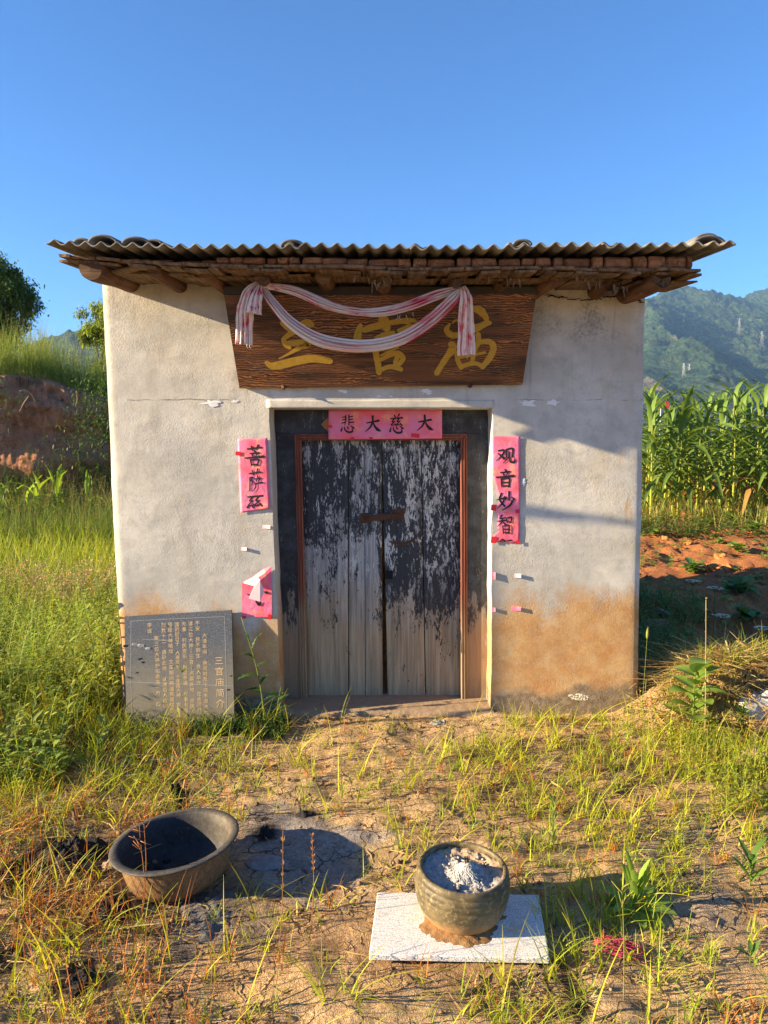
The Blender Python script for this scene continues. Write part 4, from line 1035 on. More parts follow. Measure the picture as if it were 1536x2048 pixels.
# ------------------------------------------------------------------ cloth sash
sash = thing('cloth_sash', 'faded pink and white cloth draped in two swags over the name board', 'cloth sash', tuple(P(720, 570, -.3)))
def swag(pts, widths, yoff, folds=5, amp=.012, nm='swag', seed=0, n=70, m=30, u0=0.):
    c = cat_rom([P(a, b, y) for a, b, y in pts], n); W = np.interp(np.linspace(0, 1, n), np.linspace(0, 1, len(widths)), widths)
    T = np.gradient(c, axis=0); T /= np.linalg.norm(T, axis=1)[:, None]
    B = np.cross(T, NY); B /= np.linalg.norm(B, axis=1)[:, None]
    B = np.where(B[:, 2:3] < 0, -B, B) if abs(T[n // 2][2]) < .8 else np.where(B[:, 0:1] < 0, -B, B)
    vv = np.linspace(-1, 1, m + 1); Pt = np.zeros((n, m + 1, 3)); UVs = np.zeros((n, m + 1, 2))
    for j, v in enumerate(vv):
        s = np.linspace(0, 1, n); ph = seed + .8 * np.sin(s * 5 + seed) 
        dep = amp * (np.sin(v * folds * math.pi * .9 + ph) + .6 * np.sin(v * folds * 2.1 * math.pi + ph * 1.7) + .35 * vn(s * 6, s * 0 + v * 9, 5 + seed))
        bulge = .012 * math.sqrt(max(0, 1 - v * v)) * np.clip(W / .04, 0, 1)
        ed = 1 + .05 * vn(s * 10, s * 0 + (v > 0), 4 + seed)
        Pt[:, j] = c + B * (v * W * ed)[:, None] / 2 + NY * (dep * np.clip(W / .05, .2, 1) + bulge)[:, None]
        UVs[:, j, 0] = s * 1.2 + u0; UVs[:, j, 1] = (v + 1) / 2 * .55 + seed * .37
    V, F = sheet3(Pt); S = Soup(); S.add(V, F, None, UVs.reshape(-1, 2)); o = mk(nm, S, MT['fabric'], sash)
    md = o.modifiers.new('thick', 'SOLIDIFY'); md.thickness = .0025; md.offset = 0
    return o
swag([(540, 572, -.30), (590, 582, -.33), (650, 608, -.33), (700, 622, -.31), (755, 625, -.31), (810, 614, -.32), (870, 592, -.34), (920, 577, -.33)], [.035, .045, .05, .042, .04, .05, .05, .05, .03], 0, 4, .013, seed=1)
swag([(519, 566, -.32), (545, 605, -.34), (585, 648, -.33), (640, 680, -.30), (705, 692, -.27), (760, 689, -.27), (815, 672, -.30), (865, 638, -.33), (905, 600, -.36), (926, 577, -.36)], [.03, .045, .055, .062, .062, .062, .064, .062, .055, .035], 0, 4, .013, seed=4)
swag([(520, 568, -.33), (530, 570, -.345), (545, 574, -.34), (572, 574, -.32)], [.03, .035, .03, .02], 0, 3, .005, seed=2, n=20)
swag([(519, 566, -.34), (500, 588, -.36), (491, 620, -.34), (489, 650, -.31), (488, 690, -.28)], [.03, .07, .085, .085, .085], 0, 4, .010, 'hanging_tail', 6, n=50)
swag([(521, 566, -.36), (514, 590, -.385), (509, 612, -.385), (507, 628, -.38)], [.02, .055, .075, .085], 0, 3, .009, 'hanging_tail', 7.3, n=30)
swag([(926, 573, -.37), (932, 600, -.37), (932, 650, -.32), (933, 711, -.26)], [.03, .065, .085, .098], 0, 3, .010, 'hanging_tail', 9, n=60)
S = Soup()
for (a, b) in [(812, 633), (800, 634), (795, 634), (826, 628), (500, 692), (494, 691), (935, 713)]:
    p = P(a, b - 3, -.33); S.add(*tube([p, p + [random.uniform(-.004, .004), 0, -.012], p + [random.uniform(-.01, .01), 0, -.024]], [.0012, .001, .0005], 5))
mk('loose_threads', S, MT['scrap'], sash, kind='stuff')

# ------------------------------------------------------------------ stele
s0 = -.16; s1 = -.035
TL, TR = P(249, 1233, s1), P(463, 1220, s1); BR, BL = P(469, 1452, s0), P(253, 1462, s0)
stn = np.cross(BR - BL, TL - BL); stn /= np.linalg.norm(stn); stn = -stn if stn[1] > 0 else stn
TR = RP(463, 1220, BL, stn)
ste = thing('stone_tablet', 'grey granite tablet with gilded inscription leaning against the wall left of the door', 'stone tablet', tuple((BL + BR) / 2))
Pt = np.array([[(BL * (1 - u) + BR * u) * (1 - v) + (TL * (1 - u) + TR * u) * v for v in np.linspace(0, 1, 13)] for u in np.linspace(0, 1, 13)])
Pt[0, :, 0] += .0015 * vn(np.arange(13) * .8, np.zeros(13), 2)
V, F = slab(Pt, .022, stn); S = Soup(); S.add(V, F); mk('slab', S, MT['stele'], ste, False)
sp = lambda a, b: RP(a, b, BL, stn)
S = Soup()
brush(S, [[(262, 1242, .7), (261.5, 1330, .7), (264, 1440, .7)], [(262, 1242, .7), (350, 1237.5, .7), (449, 1233, .7)], [(449, 1233, .7), (452, 1330, .7), (454, 1440, .7)]], sp, stn, 0, .0006, 10)
brush(S, [[(252, 1364, .5), (350, 1367, .6), (466, 1372, .7)], [(285, 1278, .4), (345, 1282, .4)]], sp, stn, 9, .0006, 10)
mk('engraved_border', S, MT['line'], ste)
# inscription: real glyph outlines laid in the stone face
tcu = bpy.data.curves.new('glyph', 'FONT'); tob = bpy.data.objects.new('glyph', tcu)
glyphs = {}
def glyph(ch):
    if ch in glyphs: return glyphs[ch]
    cu = bpy.data.curves.new('glyph', 'FONT'); cu.body = ch; cu.size = 1; cu.resolution_u = 1; cu.align_x = 'CENTER'; cu.offset = .004
    ob = bpy.data.objects.new('glyph', cu); C.objects.link(ob); dg = bpy.context.evaluated_depsgraph_get(); me = bpy.data.meshes.new_from_object(ob.evaluated_get(dg))
    v = np.array([tuple(x.co) for x in me.vertices]) if len(me.vertices) else np.zeros((0, 3)); f = [list(p.vertices) for p in me.polygons]
    C.objects.unlink(ob); bpy.data.objects.remove(ob); bpy.data.meshes.remove(me); bpy.data.curves.remove(cu)
    if len(v): v = v - [(v[:, 0].max() + v[:, 0].min()) / 2, .38, 0]
    glyphs[ch] = (v, f); return glyphs[ch]
ux = (sp(440, 1330) - sp(340, 1335)); ux /= np.linalg.norm(ux); uz = (sp(350, 1240) - sp(352, 1420)); uz /= np.linalg.norm(uz)
def write_col(S, txt, x0, y0, x1, y1, size_px, sx=1.0):
    n = len(txt)
    for k, ch in enumerate(txt):
        if ch == '　': continue
        t = k / max(1, n - 1); c = sp(x0 + (x1 - x0) * t, y0 + (y1 - y0) * t); v, f = glyph(ch)
        if not len(v): continue
        s = size_px / FPX * 4.15
        W = c + stn * .0008 + ux * (v[:, :1] * s * sx) + uz * (v[:, 1:2] * s)
        F = np.array([(q + [-1])[:4] if len(q) == 3 else q[:4] for q in f if len(q) in (3, 4)])
        if len(F): S.add(W, F)
for k, ch in enumerate('三官庙简介'):
    S = Soup(); write_col(S, ch, 438 + .75 * k, 1321 + 21.5 * k, 438, 1321, 17, 1.05); mk('title_character', S, MT['engrave'], ste, False)
S = Soup()
for args in [('大清年间　余河村及下河市道决太', 409, 1271, 412, 1424), ('不安　民不聊生　贵人毕齐　在余河村', 395, 1246, 399, 1420), ('请三位大神（三官）点震此地　安民', 381, 1247, 385, 1412),
             ('无事　村民安乐　财运亨通　万事大吉', 368, 1248, 372, 1420), ('国的好日子　人寿年丰　十年是大神　常在此', 354, 1249, 358, 1428), ('塔给大神唱戏　文革期间两庙和戏楼毁', 340, 1249, 345, 1420),
             ('烈数十二　遇砂此地　以凑后人敬仰', 327, 1250, 331, 1412), ('聚三位大神护佑商洛一方　四', 313, 1276, 317, 1408), ('李诚', 299, 1250, 299, 1262)]:
    write_col(S, *args, 9.5)
mk('inscription', S, MT['engrave'], ste, False, kind='stuff')
S = Soup()
for (px, py, r) in [(284, 1292, .016), (270, 1289, .014), (297, 1298, .014), (280, 1318, .010), (252, 1292, .012), (286, 1325, .009), (275, 1345, .006), (456, 1380, .007), (462, 1352, .006), (353, 1302, .004), (336, 1252, .004)]:
    V, F = rock(sp(px, py), (r * 1.5, .0015, r * .7), int(px), 6, 1, .4); S.add(V, F, (.25, .25, .26) if r > .012 else (.03, .03, .035))
mk('chipped_surface', S, MT['stone'], ste, kind='stuff')

# ------------------------------------------------------------------ granite slab, pot
zs = .035
def GZ(px, py, z):
    d = ray(px, py); t = (z - CZ) / d[2]; return O3 + d * t
c4 = [GZ(755, 1784, zs), GZ(1077, 1789, zs), GZ(1099, 1916, zs), GZ(738, 1909, zs)]
slb = thing('granite_slab', 'speckled white granite slab lying on the ground under the incense pot', 'stone slab', tuple(sum(c4) / 4))
Pt = np.array([[(c4[3] * (1 - u) + c4[2] * u) * (1 - v) + (c4[0] * (1 - u) + c4[1] * u) * v for v in np.linspace(0, 1, 7)] for u in np.linspace(0, 1, 9)])
V, F = slab(Pt, .020, (0, 0, 1)); S = Soup(); S.add(V, F); o = mk('slab_top', S, MT['granite'], slb, False)
bv = o.modifiers.new('bevel', 'BEVEL'); bv.width = .0025; bv.limit_method = 'ANGLE'
pc = GZ(922, 1850, zs); pc = np.array((GZ(921, 1826, zs)[0], GZ(921, 1826, zs)[1], zs - .004))
pot = thing('incense_pot', 'round olive brown stoneware incense pot full of ash on the granite slab', 'incense pot', tuple(pc))
tl = rotm(R(1.5), R(2.0), 0) @ np.diag([.965, .965, .87])
prof = [(.0, .0), (.108, .0), (.122, .010), (.140, .035), (.154, .07), (.161, .105), (.163, .125), (.1618, .127), (.1628, .129), (.162, .148), (.1605, .150), (.1612, .153), (.159, .170), (.1565, .172), (.1575, .176), (.156, .190), (.151, .197), (.145, .199), (.139, .195), (.139, .185), (.140, .165), (.136, .145)]
V, F = lathe(prof, 72, pc, .006, tl); S = Soup(); S.add(V, F); mk('bowl', S, MT['pot'], pot)
th = np.linspace(0, 2 * math.pi, 73)[:-1]; rr = np.linspace(0, .142, 34); T_, R__ = np.meshgrid(th, rr, indexing='xy')
ax, ay = R__ * np.cos(T_), R__ * np.sin(T_)
az_ = .170 + .05 * np.clip(1 - np.hypot(ax - .015, ay + .01) / .075, 0, 1) ** 1.3 + .006 * np.clip(fbm(ax, ay, 60, 4, 3, .6), -1, 2) + .008 * sstep(.09, .135, R__) 
k = fbm(ax, ay, 35, 4, 9); cl_ = np.zeros(ax.shape + (3,)); cl_[:] = (.33, .31, .30)
m = sstep(.085, .03, np.hypot(ax - .015, ay + .01))[..., None]; cl_ = cl_ * (1 - m) + np.array((.55, .53, .50)) * m
m = sstep(0, .05, ax * .6 + ay * .9 - .03 + .02 * k)[..., None]; cl_ = cl_ * (1 - m) + np.array((.46, .33, .21)) * m
Pt = np.stack([ax, ay, az_], -1); n0 = len(rr); V = Pt.reshape(-1, 3) @ tl.T + pc; F = []
ns = 72
for i in range(n0 - 1):
    for j in range(ns): F.append((i * ns + j, (i + 1) * ns + j, (i + 1) * ns + (j + 1) % ns, i * ns + (j + 1) % ns))
S = Soup(); S.add(V, F, cl_.reshape(-1, 3)); mk('ash_fill', S, MT['ash'], pot)
S = Soup()
for k in range(110):
    a = random.uniform(0, 2 * math.pi); q = random.uniform(.004, .03); L = random.uniform(.02, .055)
    a = -.6 + random.gauss(0, 1.2)
    pts = []
    for t in np.linspace(0, 1, 6):
        r = q + L * t; x_ = .015 + r * math.cos(a + .25 * math.sin(t * 5 + k)); y_ = -.01 + r * math.sin(a + .25 * math.sin(t * 5 + k))
        z_ = .170 + .05 * max(0, 1 - math.hypot(x_ - .015, y_ + .01) / .075) ** 1.3 + .004 + .003 * math.sin(t * 7 + k); pts.append((x_, y_, z_))
    V, F = tube(np.array(pts) @ tl.T + pc, .0012, 4, False); g_ = random.uniform(.32, .56); S.add(V, F, (g_, g_ * .985, g_ * .96))
mk('ash_strands', S, MT['ash'], pot, kind='stuff')
S = Soup()
for k in range(60):
    a = random.uniform(0, 2 * math.pi); q = random.uniform(.05, .122); r = random.uniform(.002, .007)
    V, F = rock(np.array((q * math.cos(a), q * math.sin(a), .176)) @ tl.T + pc, r, k, 4, .8, .4); g_ = random.uniform(.16, .4); S.add(V, F, (g_, g_ * .95, g_ * .9))
mk('ash_lumps', S, MT['ash'], pot, kind='stuff')
S = Soup(); p = np.array((.018, -.012, .205)) + pc
for k in range(5): S.add(*tube([p + [k * .003 - .006, 0, -.02], p + [k * .004 - .008, .004 * (k % 2), .006]], .0015, 5))
mk('burnt_sticks', S, MT['char'], pot, kind='stuff')
# mud skirt under the pot
S = Soup(); th = np.linspace(0, 2 * math.pi, 64, endpoint=False); rr = np.linspace(0, 1, 14); V = []
for r in rr:
    R0 = .142 * (1 + .16 * vn(th * 2, th * 0, 3) + .05 * vn(th * 9, th * 0, 5)) * r
    zz_ = .016 * (1 - sstep(.6, 1., r)) + .006 * fbm(R0 * np.cos(th), R0 * np.sin(th), 70, 5, 6, .65) * (1 - r ** 6) + .001
    V.append(np.stack([R0 * np.cos(th), R0 * 1.0 * np.sin(th) - .03, zz_], -1))
V = np.concatenate(V) + pc; F = []
for i in range(13):
    for j in range(64): F.append((i * 64 + j, (i + 1) * 64 + j, (i + 1) * 64 + (j + 1) % 64, i * 64 + (j + 1) % 64))
S.add(V, F, (.24, .135, .06)); mk('mud_patch', S, MT['stone'], None, True, 'brown mud caked on the granite slab around the foot of the incense pot', 'mud')

# ------------------------------------------------------------------ basin
bc_ = G(342, 1752); bc_ = np.array((bc_[0], bc_[1], bc_[2] - .012))
bas = thing('metal_basin', 'large soot-blackened metal basin with muddy outside sitting tilted on the ground', 'basin', tuple(bc_))
tb = rotm(R(-1), R(-4.5), 0) * .87
outer = [(.0, 0), (.165, 0), (.190, .007), (.208, .035), (.219, .08), (.226, .12), (.232, .152)]
rim = [(.240, .158), (.252, .160), (.262, .161), (.266, .165), (.263, .169), (.252, .168)]
inner = [(.236, .170), (.226, .158), (.220, .12), (.213, .08), (.202, .038), (.184, .015), (.13, .010), (.0, .010)]
pr = outer + rim + inner; sh = np.array((0.03, 0, .010))
V, F = lathe(pr, 88, (0, 0, 0), .006); 
V = V @ tb.T + bc_ + sh
kc = np.zeros((len(V), 3)); ns = 88
for i in range(len(pr)):
    s_ = slice(i * ns, (i + 1) * ns); a = np.linspace(0, 2 * math.pi, ns, endpoint=False)
    if i < len(outer): kc[s_] = (.19, .105, .045)
    elif i < len(outer) + len(rim): kc[s_] = (.06, .056, .05)
    else:
        kc[s_] = (.03, .03, .032)
        if i < len(outer) + len(rim) + 4:  # sunlit right side of the inner wall painted into the tint
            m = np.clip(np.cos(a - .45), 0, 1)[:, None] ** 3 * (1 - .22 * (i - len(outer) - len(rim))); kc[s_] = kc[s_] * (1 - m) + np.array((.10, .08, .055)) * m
S = Soup(); S.add(V, F, kc); mk('basin_shell', S, MT['basin'], bas)
S = Soup()
for k in range(50):
    a = random.uniform(0, 6.28); q = random.uniform(0, .14); r = random.uniform(.004, .013)
    V, F = rock(np.array((q * math.cos(a), q * math.sin(a), .013)) @ tb.T + bc_ + sh, (r * 1.5, r, r * .4), k, 4, .6, .4); g_ = random.choice((.02, .03, .04)); S.add(V, F, (g_, g_, g_ * 1.05))
mk('burnt_residue', S, MT['ash'], bas, kind='stuff')

# ------------------------------------------------------------------ stones, ash and scraps on the ground
def gthing_rock(name, label, cat, px, py, r, col_, seed, flat=.6, mat='stone', rough=.3, dz=0., sub=14, sq=1.0, group=None, at=None):
    p = G(px, py) if at is None else np.array(at); V, F = rock(p + [0, 0, dz], r, seed, sub, flat, rough, sq); S = Soup(); S.add(V, F, col_)
    return mk(name, S, MT[mat], None, True, label, cat, group=group)
def lumpy(name, label, cat, px, py, rx, ry, hh, col_, seed, mat='ash', freq=18, group=None):
    c = G(px, py); th = np.linspace(0, 2 * math.pi, 60, endpoint=False); V = []
    for r in np.linspace(0, 1, 18):
        k = 1 + .35 * vn(th * 1.6, th * 0, seed); x_ = rx * r * k * np.cos(th); y_ = ry * r * k * np.sin(th)
        V.append(np.stack([x_, y_, gh(c[0] + x_, c[1] + y_) - c[2] + (hh * (.35 + .65 * np.abs(fbm(x_, y_ * 1.6, freq, 4, seed, .6)))) * (1 - r ** 4) - .012 * r ** 4], -1))
    V = np.concatenate(V) + c; F = []
    for i in range(17):
        for j in range(60): F.append((i * 60 + j, (i + 1) * 60 + j, (i + 1) * 60 + (j + 1) % 60, i * 60 + (j + 1) % 60))
    S = Soup(); S.add(V, F, col_); return mk(name, S, MT[mat], None, True, label, cat, group=group)
lumpy('ash_heap', 'grey crusted ash heap on the ground right of the basin foot', 'ash heap', 415, 1832, .11, .12, .018, (.13, .125, .12), 3)
lumpy('charred_scrap', 'black charred cloth remains at left of the metal basin', 'burnt scrap', 140, 1705, .12, .10, .05, (.02, .02, .02), 5, 'char')
lumpy('charred_scrap', 'black burnt clump at the far left edge beside the basin clearing', 'burnt scrap', 30, 1740, .09, .05, .035, (.02, .02, .02), 6, 'char')
lumpy('charred_scrap', 'black soot lump in dry grass behind the basin, beneath the stone tablet', 'burnt scrap', 350, 1592, .035, .03, .05, (.02, .02, .02), 7, 'char')
lumpy('charred_scrap', 'small charred lump right of the basin rim on cracked grey soil', 'burnt scrap', 530, 1668, .035, .025, .035, (.02, .02, .02), 8, 'char')
lumpy('charred_scrap', 'black burnt hollow in front of the basin with dry stems', 'burnt scrap', 225, 1818, .06, .07, .03, (.02, .02, .02), 9, 'char')
lumpy('charred_scrap', 'dark burnt patch among green grass at bottom left corner', 'burnt scrap', 165, 1962, .045, .05, .03, (.02, .02, .02), 10, 'char')
lumpy('charred_scrap', 'small black clump at the middle of the bare ground right of basin', 'burnt scrap', 615, 1632, .04, .025, .035, (.03, .025, .02), 11, 'char')
gthing_rock('flat_stone', 'flat smooth grey stone pressed into ashy soil right of the basin', 'stone', 530, 1725, (.075, .05, .02), (.22, .205, .20), 4, .5, 'stone', .12, 0)
gthing_rock('stone', 'rounded brown stone beside the left foot of the basin', 'stone', 222, 1735, (.035, .03, .03), (.30, .20, .12), 6, .8)
gthing_rock('tan_stone', 'pale tan stone showing in the straw heap beside the house corner', 'stone', 1345, 1340, (.062, .05, .075), (.46, .29, .17), 8, 1, 'stone', .3, .05)
gthing_rock('brick_chunk', 'orange brown brick chunk under the straw, behind the broad-leaved plant', 'brick', 1425, 1372, (.10, .06, .085), (.38, .20, .11), 9, 1, 'stone', .12, .05, 14, .55)
gthing_rock('brick_chunk', 'dark earthy brick chunk next to the house corner', 'brick', 1310, 1268, (.11, .08, .07), (.24, .14, .08), 12, 1, 'stone', .15, .04, 14, .6)
gthing_rock('soil_clod', 'large dried soil clod at right edge below the straw heap', 'soil clod', 1505, 1530, (.085, .07, .06), (.36, .24, .13), 10, .8, 'stone', .4, .02)
gthing_rock('soil_clod', 'orange soil clod at right edge just below the plastic bag', 'soil clod', 1522, 1450, (.10, .08, .06), (.38, .22, .11), 13, .8, 'stone', .4, .02)
for k, (px, py, sc_) in enumerate([(1425, 1145, .09), (1440, 1118, .06), (1455, 1140, .06), (1398, 1170, .05), (1470, 1100, .06), (1330, 1080, .05), (1380, 1090, .06)]):
    gthing_rock('soil_clod', ['large sunlit orange clod beyond the wild carrot, near the bean plants', 'orange clod behind the large one at the field edge', 'orange clod left of the big-leaved bean plant', 'small clod nearest the white carrot umbel', 'clod uphill of the bean plant at right', 'small clod in the far left of the tilled field by the house', 'small clod left of centre in the tilled field'][k], 'soil clod', px, py, sc_, (.42, .17, .06), 20 + k, .8, 'stone', .45, .02)
gthing_rock('plastic_bag', 'crumpled dusty clear plastic bag at the right edge beside the straw heap', 'plastic bag', 1525, 1400, (.13, .09, .12), (.5, .5, .5), 14, .8, 'plastic', .5, .03, 22)
gthing_rock('plastic_scrap', 'white crumpled plastic scrap in the shade behind the house corner', 'plastic scrap', 1330, 1232, (.07, .05, .04), (.6, .6, .6), 15, .8, 'plastic', .6, .03, 16)
for k, (px, py, sc_) in enumerate([(405, 1640, .008), (700, 1640, .01), (1230, 1650, .012), (690, 1960, .012), (1120, 1600, .01), (640, 2010, .012), (1440, 1700, .012), (900, 1590, .01), (1180, 1860, .012), (590, 1990, .012), (1300, 2010, .014)]):
    pass
# pebbles, uncountable
S = Soup()
for k in range(350):
    x_ = random.uniform(-2.4, 2.4); y_ = random.uniform(-2.6, .0); r = abs(random.gauss(.004, .003)) + .002
    if -1.1 < x_ < .8 and y_ > -.1: continue
    V, F = rock((x_, y_, float(gh(x_, y_)) + r * .4 + .006), (r * 1.2, r, r * .8), k % 50, 4, 1, .4); g_ = random.uniform(.5, 1.2); S.add(V, F, np.array((.30, .20, .12)) * g_)
mk('pebbles', S, MT['stone'], kind='stuff')
# paper ash bits near sill
lumpy('paper_ash', 'little heap of grey paper ash in front of the door sill', 'ash heap', 878, 1446, .06, .03, .02, (.30, .29, .28), 15, 'ash', 30)
# incense sticks
c = G(1245, 1905); inc = thing('incense_bundle', 'loose bundle of magenta incense sticks lying on the soil right of the granite slab', 'incense sticks', tuple(c))
for k in range(26):
    a = random.gauss(-.45, .16); L = random.uniform(.08, .14); o_ = np.array((random.gauss(0, .03), random.gauss(0, .018), .012 + random.uniform(0, .008)))
    d = np.array((math.cos(a), math.sin(a), random.uniform(-.04, .04))) * L / 2
    S = Soup(); S.add(*tube([c + o_ - d, c + o_ + d], .0013, 5)); mk('incense_stick', S, MT['stick'], inc)

# ------------------------------------------------------------------ vegetation helpers
def blades(base, az, h, wd, lean, curl, colr, seg=4, face=None, tipcol=None):
    N = len(base); face = az + rng.uniform(-.9, .9, N) + math.pi / 2 if face is None else face
    rows = []; cols = []
    for k in range(seg + 1):
        s = k / seg; r = h * (lean * s + curl * s * s); z = h * (s - .42 * curl * s * s - .2 * lean * s)
        c = base + np.stack([np.cos(az) * r, np.sin(az) * r, z], 1)
        w_ = wd * (1 - s ** 1.6) * .5 + .0002
        sd = np.stack([np.cos(face), np.sin(face), np.zeros(N)], 1) * w_[:, None]
        rows += [c - sd, c + sd]; q = colr if tipcol is None else colr * (1 - s) + tipcol * s
        cols += [q, q]
    V = np.stack(rows, 1); K = np.stack(cols, 1); m = 2 * (seg + 1)
    f = np.array([(2 * k, 2 * k + 1, 2 * k + 3, 2 * k + 2) for k in range(seg)])
    F = (np.arange(N)[:, None, None] * m + f[None]).reshape(-1, 4)
    return V.reshape(-1, 3), F, K.reshape(-1, 3)
def leaves(base, dirv, L, wd, droop, colr, fold=.15):
    """N lance leaves: 2 segments, 6 verts"""
    N = len(base); d = dirv / (np.linalg.norm(dirv, axis=1)[:, None] + 1e-9); up = np.array((0, 0, 1.))
    s = np.cross(d, up); s /= np.linalg.norm(s, axis=1)[:, None] + 1e-6
    L = L[:, None]; wd = wd[:, None]; dr = droop[:, None]
    m1 = base + d * L * .38 - up * dr * L * .1; m2 = base + d * L * .72 - up * dr * L * .38; tip = base + d * L - up * dr * L * .8
    V = np.stack([base, m1 - s * wd * .5, m1 + s * wd * .5, m2 - s * wd * .38, m2 + s * wd * .38, tip], 1)
    f = np.array([(0, 1, 2, -1), (1, 3, 4, 2), (3, 5, 4, -1)])
    F = np.where(f[None] >= 0, np.arange(N)[:, None, None] * 6 + f[None], -1).reshape(-1, 4)
    return V.reshape(-1, 3), F, np.repeat(colr, 6, 0)
def vary(c, N, k=.25, h=.12):
    b = rng.uniform(1 - k, 1 + k, (N, 1)); return np.clip(np.array(c) * b * rng.uniform(1 - h, 1 + h, (N, 3)), 0, 1)
def sprigs(S, base, h, lean, az, nl, ll, lw, colr, droop=.6, up=.5, stemw=.004, stemc=None, s0=.15):
    N = len(base)
    V, F, K = blades(base, az, h, np.full(N, stemw), lean, lean * 0 + .1, colr * .9 if stemc is None else stemc, 3); S.add(V, F, K)
    for k in range(nl):
        s = s0 + (1 - s0) * (k + .5) / nl; r = h * (lean * s + .1 * s * s); z = h * (s - .042 * s * s - .2 * lean * s)
        p = base + np.stack([np.cos(az) * r, np.sin(az) * r, z], 1)
        a = az + k * 2.4 + rng.uniform(-.4, .4, N); d = np.stack([np.cos(a), np.sin(a), np.full(N, up)], 1)
        sc_ = (1.15 - .75 * s) * rng.uniform(.7, 1.2, N)
        V, F, K = leaves(p, d, ll * sc_, lw * sc_, np.full(N, droop), colr * rng.uniform(.85, 1.15, (N, 1))); S.add(V, F, K)
def scatter(N, x0, x1, y0, y1, dens=None):
    x = rng.uniform(x0, x1, N); y = rng.uniform(y0, y1, N)
    ok = ~((x > -1.62) & (x < 1.62) & (y > -.06) & (y < 2.85))
    if dens is not None: ok &= rng.uniform(0, 1, N) < dens(x, y)
    x, y = x[ok], y[ok]; return np.stack([x, y, gh(x, y)], 1)
potx, poty = pc[0], pc[1]; basx, basy = bc_[0], bc_[1]
def clear(x, y):
    c = np.ones_like(x)
    c *= (np.hypot((x - basx - .02) / .26, (y - basy) / .24) > 1)
    inslab = (x > c4[3][0] - .01) & (x < c4[2][0] + .01) & (y > c4[3][1] - .005) & (y < c4[0][1] + .01); c *= ~inslab
    c *= ~((x > -1.02 * 1.6) & (x < -.85) & (y > -.17))
    c = c * (1 - .8 * sstep(1, .6, np.hypot((x + 1.18) / .36, (y + 1.42) / .24))) * (1 - .85 * sstep(1, .6, np.hypot((x + .30) / .42, (y + 1.40) / .28))) * (1 - .6 * sstep(1, .6, np.hypot((x - .1) / .75, (y + .28) / .22)))
    c = c.astype(bool) * c
    c *= ~((x > -.72) & (x < .72) & (y > -.09))
    return c

LIME = (.42, .44, .03); GREEN = (.20, .30, .025); DEEP = (.05, .10, .02); OLIVE = (.16, .17, .03); STRAW = (.50, .34, .13); ORNG = (.42, .17, .04); PALE = (.40, .36, .18)
# --- foreground grass
def gmask(x, y):
    left = sstep(-.75, -1.5, x + .25 * fbm(x, y, 1.4, 3, 5)) * sstep(-1.35, -.75, y)
    right = sstep(1.15, 1.9, x + .25 * fbm(x, y, 1.4, 3, 6)) * sstep(-1.2, -.4, y)
    wallfoot = sstep(-.35, -.08, y) * (sstep(-.5, -.75, x) + .6 * sstep(.5, .9, x))
    bare = sstep(.32, .1, np.hypot((x + .45) / 1.3, (y + 1.55)))
    bg_ = .26 + .50 * sstep(-.1, .7, fbm(x, y, 1.5, 3, 9)) * (1 - bare)
    right = right * (.12 + .88 * sstep(.75, 1.05, np.hypot((x - MOUND[0]) / .62, (y - MOUND[1] + .05) / .40)))
    return np.clip(bg_ + left + right + wallfoot, 0, 1) * clear(x, y) * (1 - .8 * bare)
S = Soup()
cl0 = scatter(9000, -3.0, 3.0, -2.75, .8, gmask)
n = len(cl0); per = rng.integers(4, 11, n); idx = np.repeat(np.arange(n), per); N = len(idx)
b = cl0[idx].copy(); b[:, :2] += rng.normal(0, .012, (N, 2)); b[:, 2] = gh(b[:, 0], b[:, 1]) + .002
ch = rng.uniform(.5, 1.25, n)[idx]
dens_h = np.clip(sstep(-.9, -1.7, b[:, 0]) + sstep(1.3, 2.0, b[:, 0]), 0, 1) * sstep(-1.4, -.7, b[:, 1])
h = ch * (rng.uniform(.03, .12, N) + dens_h * rng.uniform(.02, .14, N))
hue = rng.uniform(0, 1, n)[idx][:, None]
c_ = np.array(LIME) * hue + np.array(GREEN) * (1 - hue); c_ = c_ * rng.uniform(.75, 1.25, (N, 1))
dryp = (rng.uniform(0, 1, n)[idx] < np.where((b[:, 0] < -.3) & (b[:, 1] < -1.2), .35, .12))[:, None]
c_ = np.where(dryp, np.array(ORNG) * rng.uniform(.7, 1.3, (N, 1)), c_)
V, F, K = blades(b, rng.uniform(0, 6.28, N), h, rng.uniform(.0018, .0045, N), rng.uniform(.05, .5, N), rng.uniform(.0, .8, N), c_, 4, tipcol=c_ * 1.1)
S.add(V, F, K)
# taller single blades and stems
cl1 = scatter(1000, -2.6, 2.6, -2.75, -.1, lambda x, y: (.25 + .75 * gmask(x, y)) * clear(x, y)); n = len(cl1); per = rng.integers(2, 6, n); idx = np.repeat(np.arange(n), per); N = len(idx)
b = cl1[idx] + np.c_[rng.normal(0, .008, (N, 2)), np.zeros(N)]
c_ = vary(LIME, N, .25) * .95
V, F, K = blades(b, rng.uniform(0, 6.28, N), rng.uniform(.10, .26, N), rng.uniform(.003, .0065, N), rng.uniform(.1, .5, N), rng.uniform(.1, .9, N), c_, 6); S.add(V, F, K)
mk('grass', S, MT['grass'], kind='stuff')
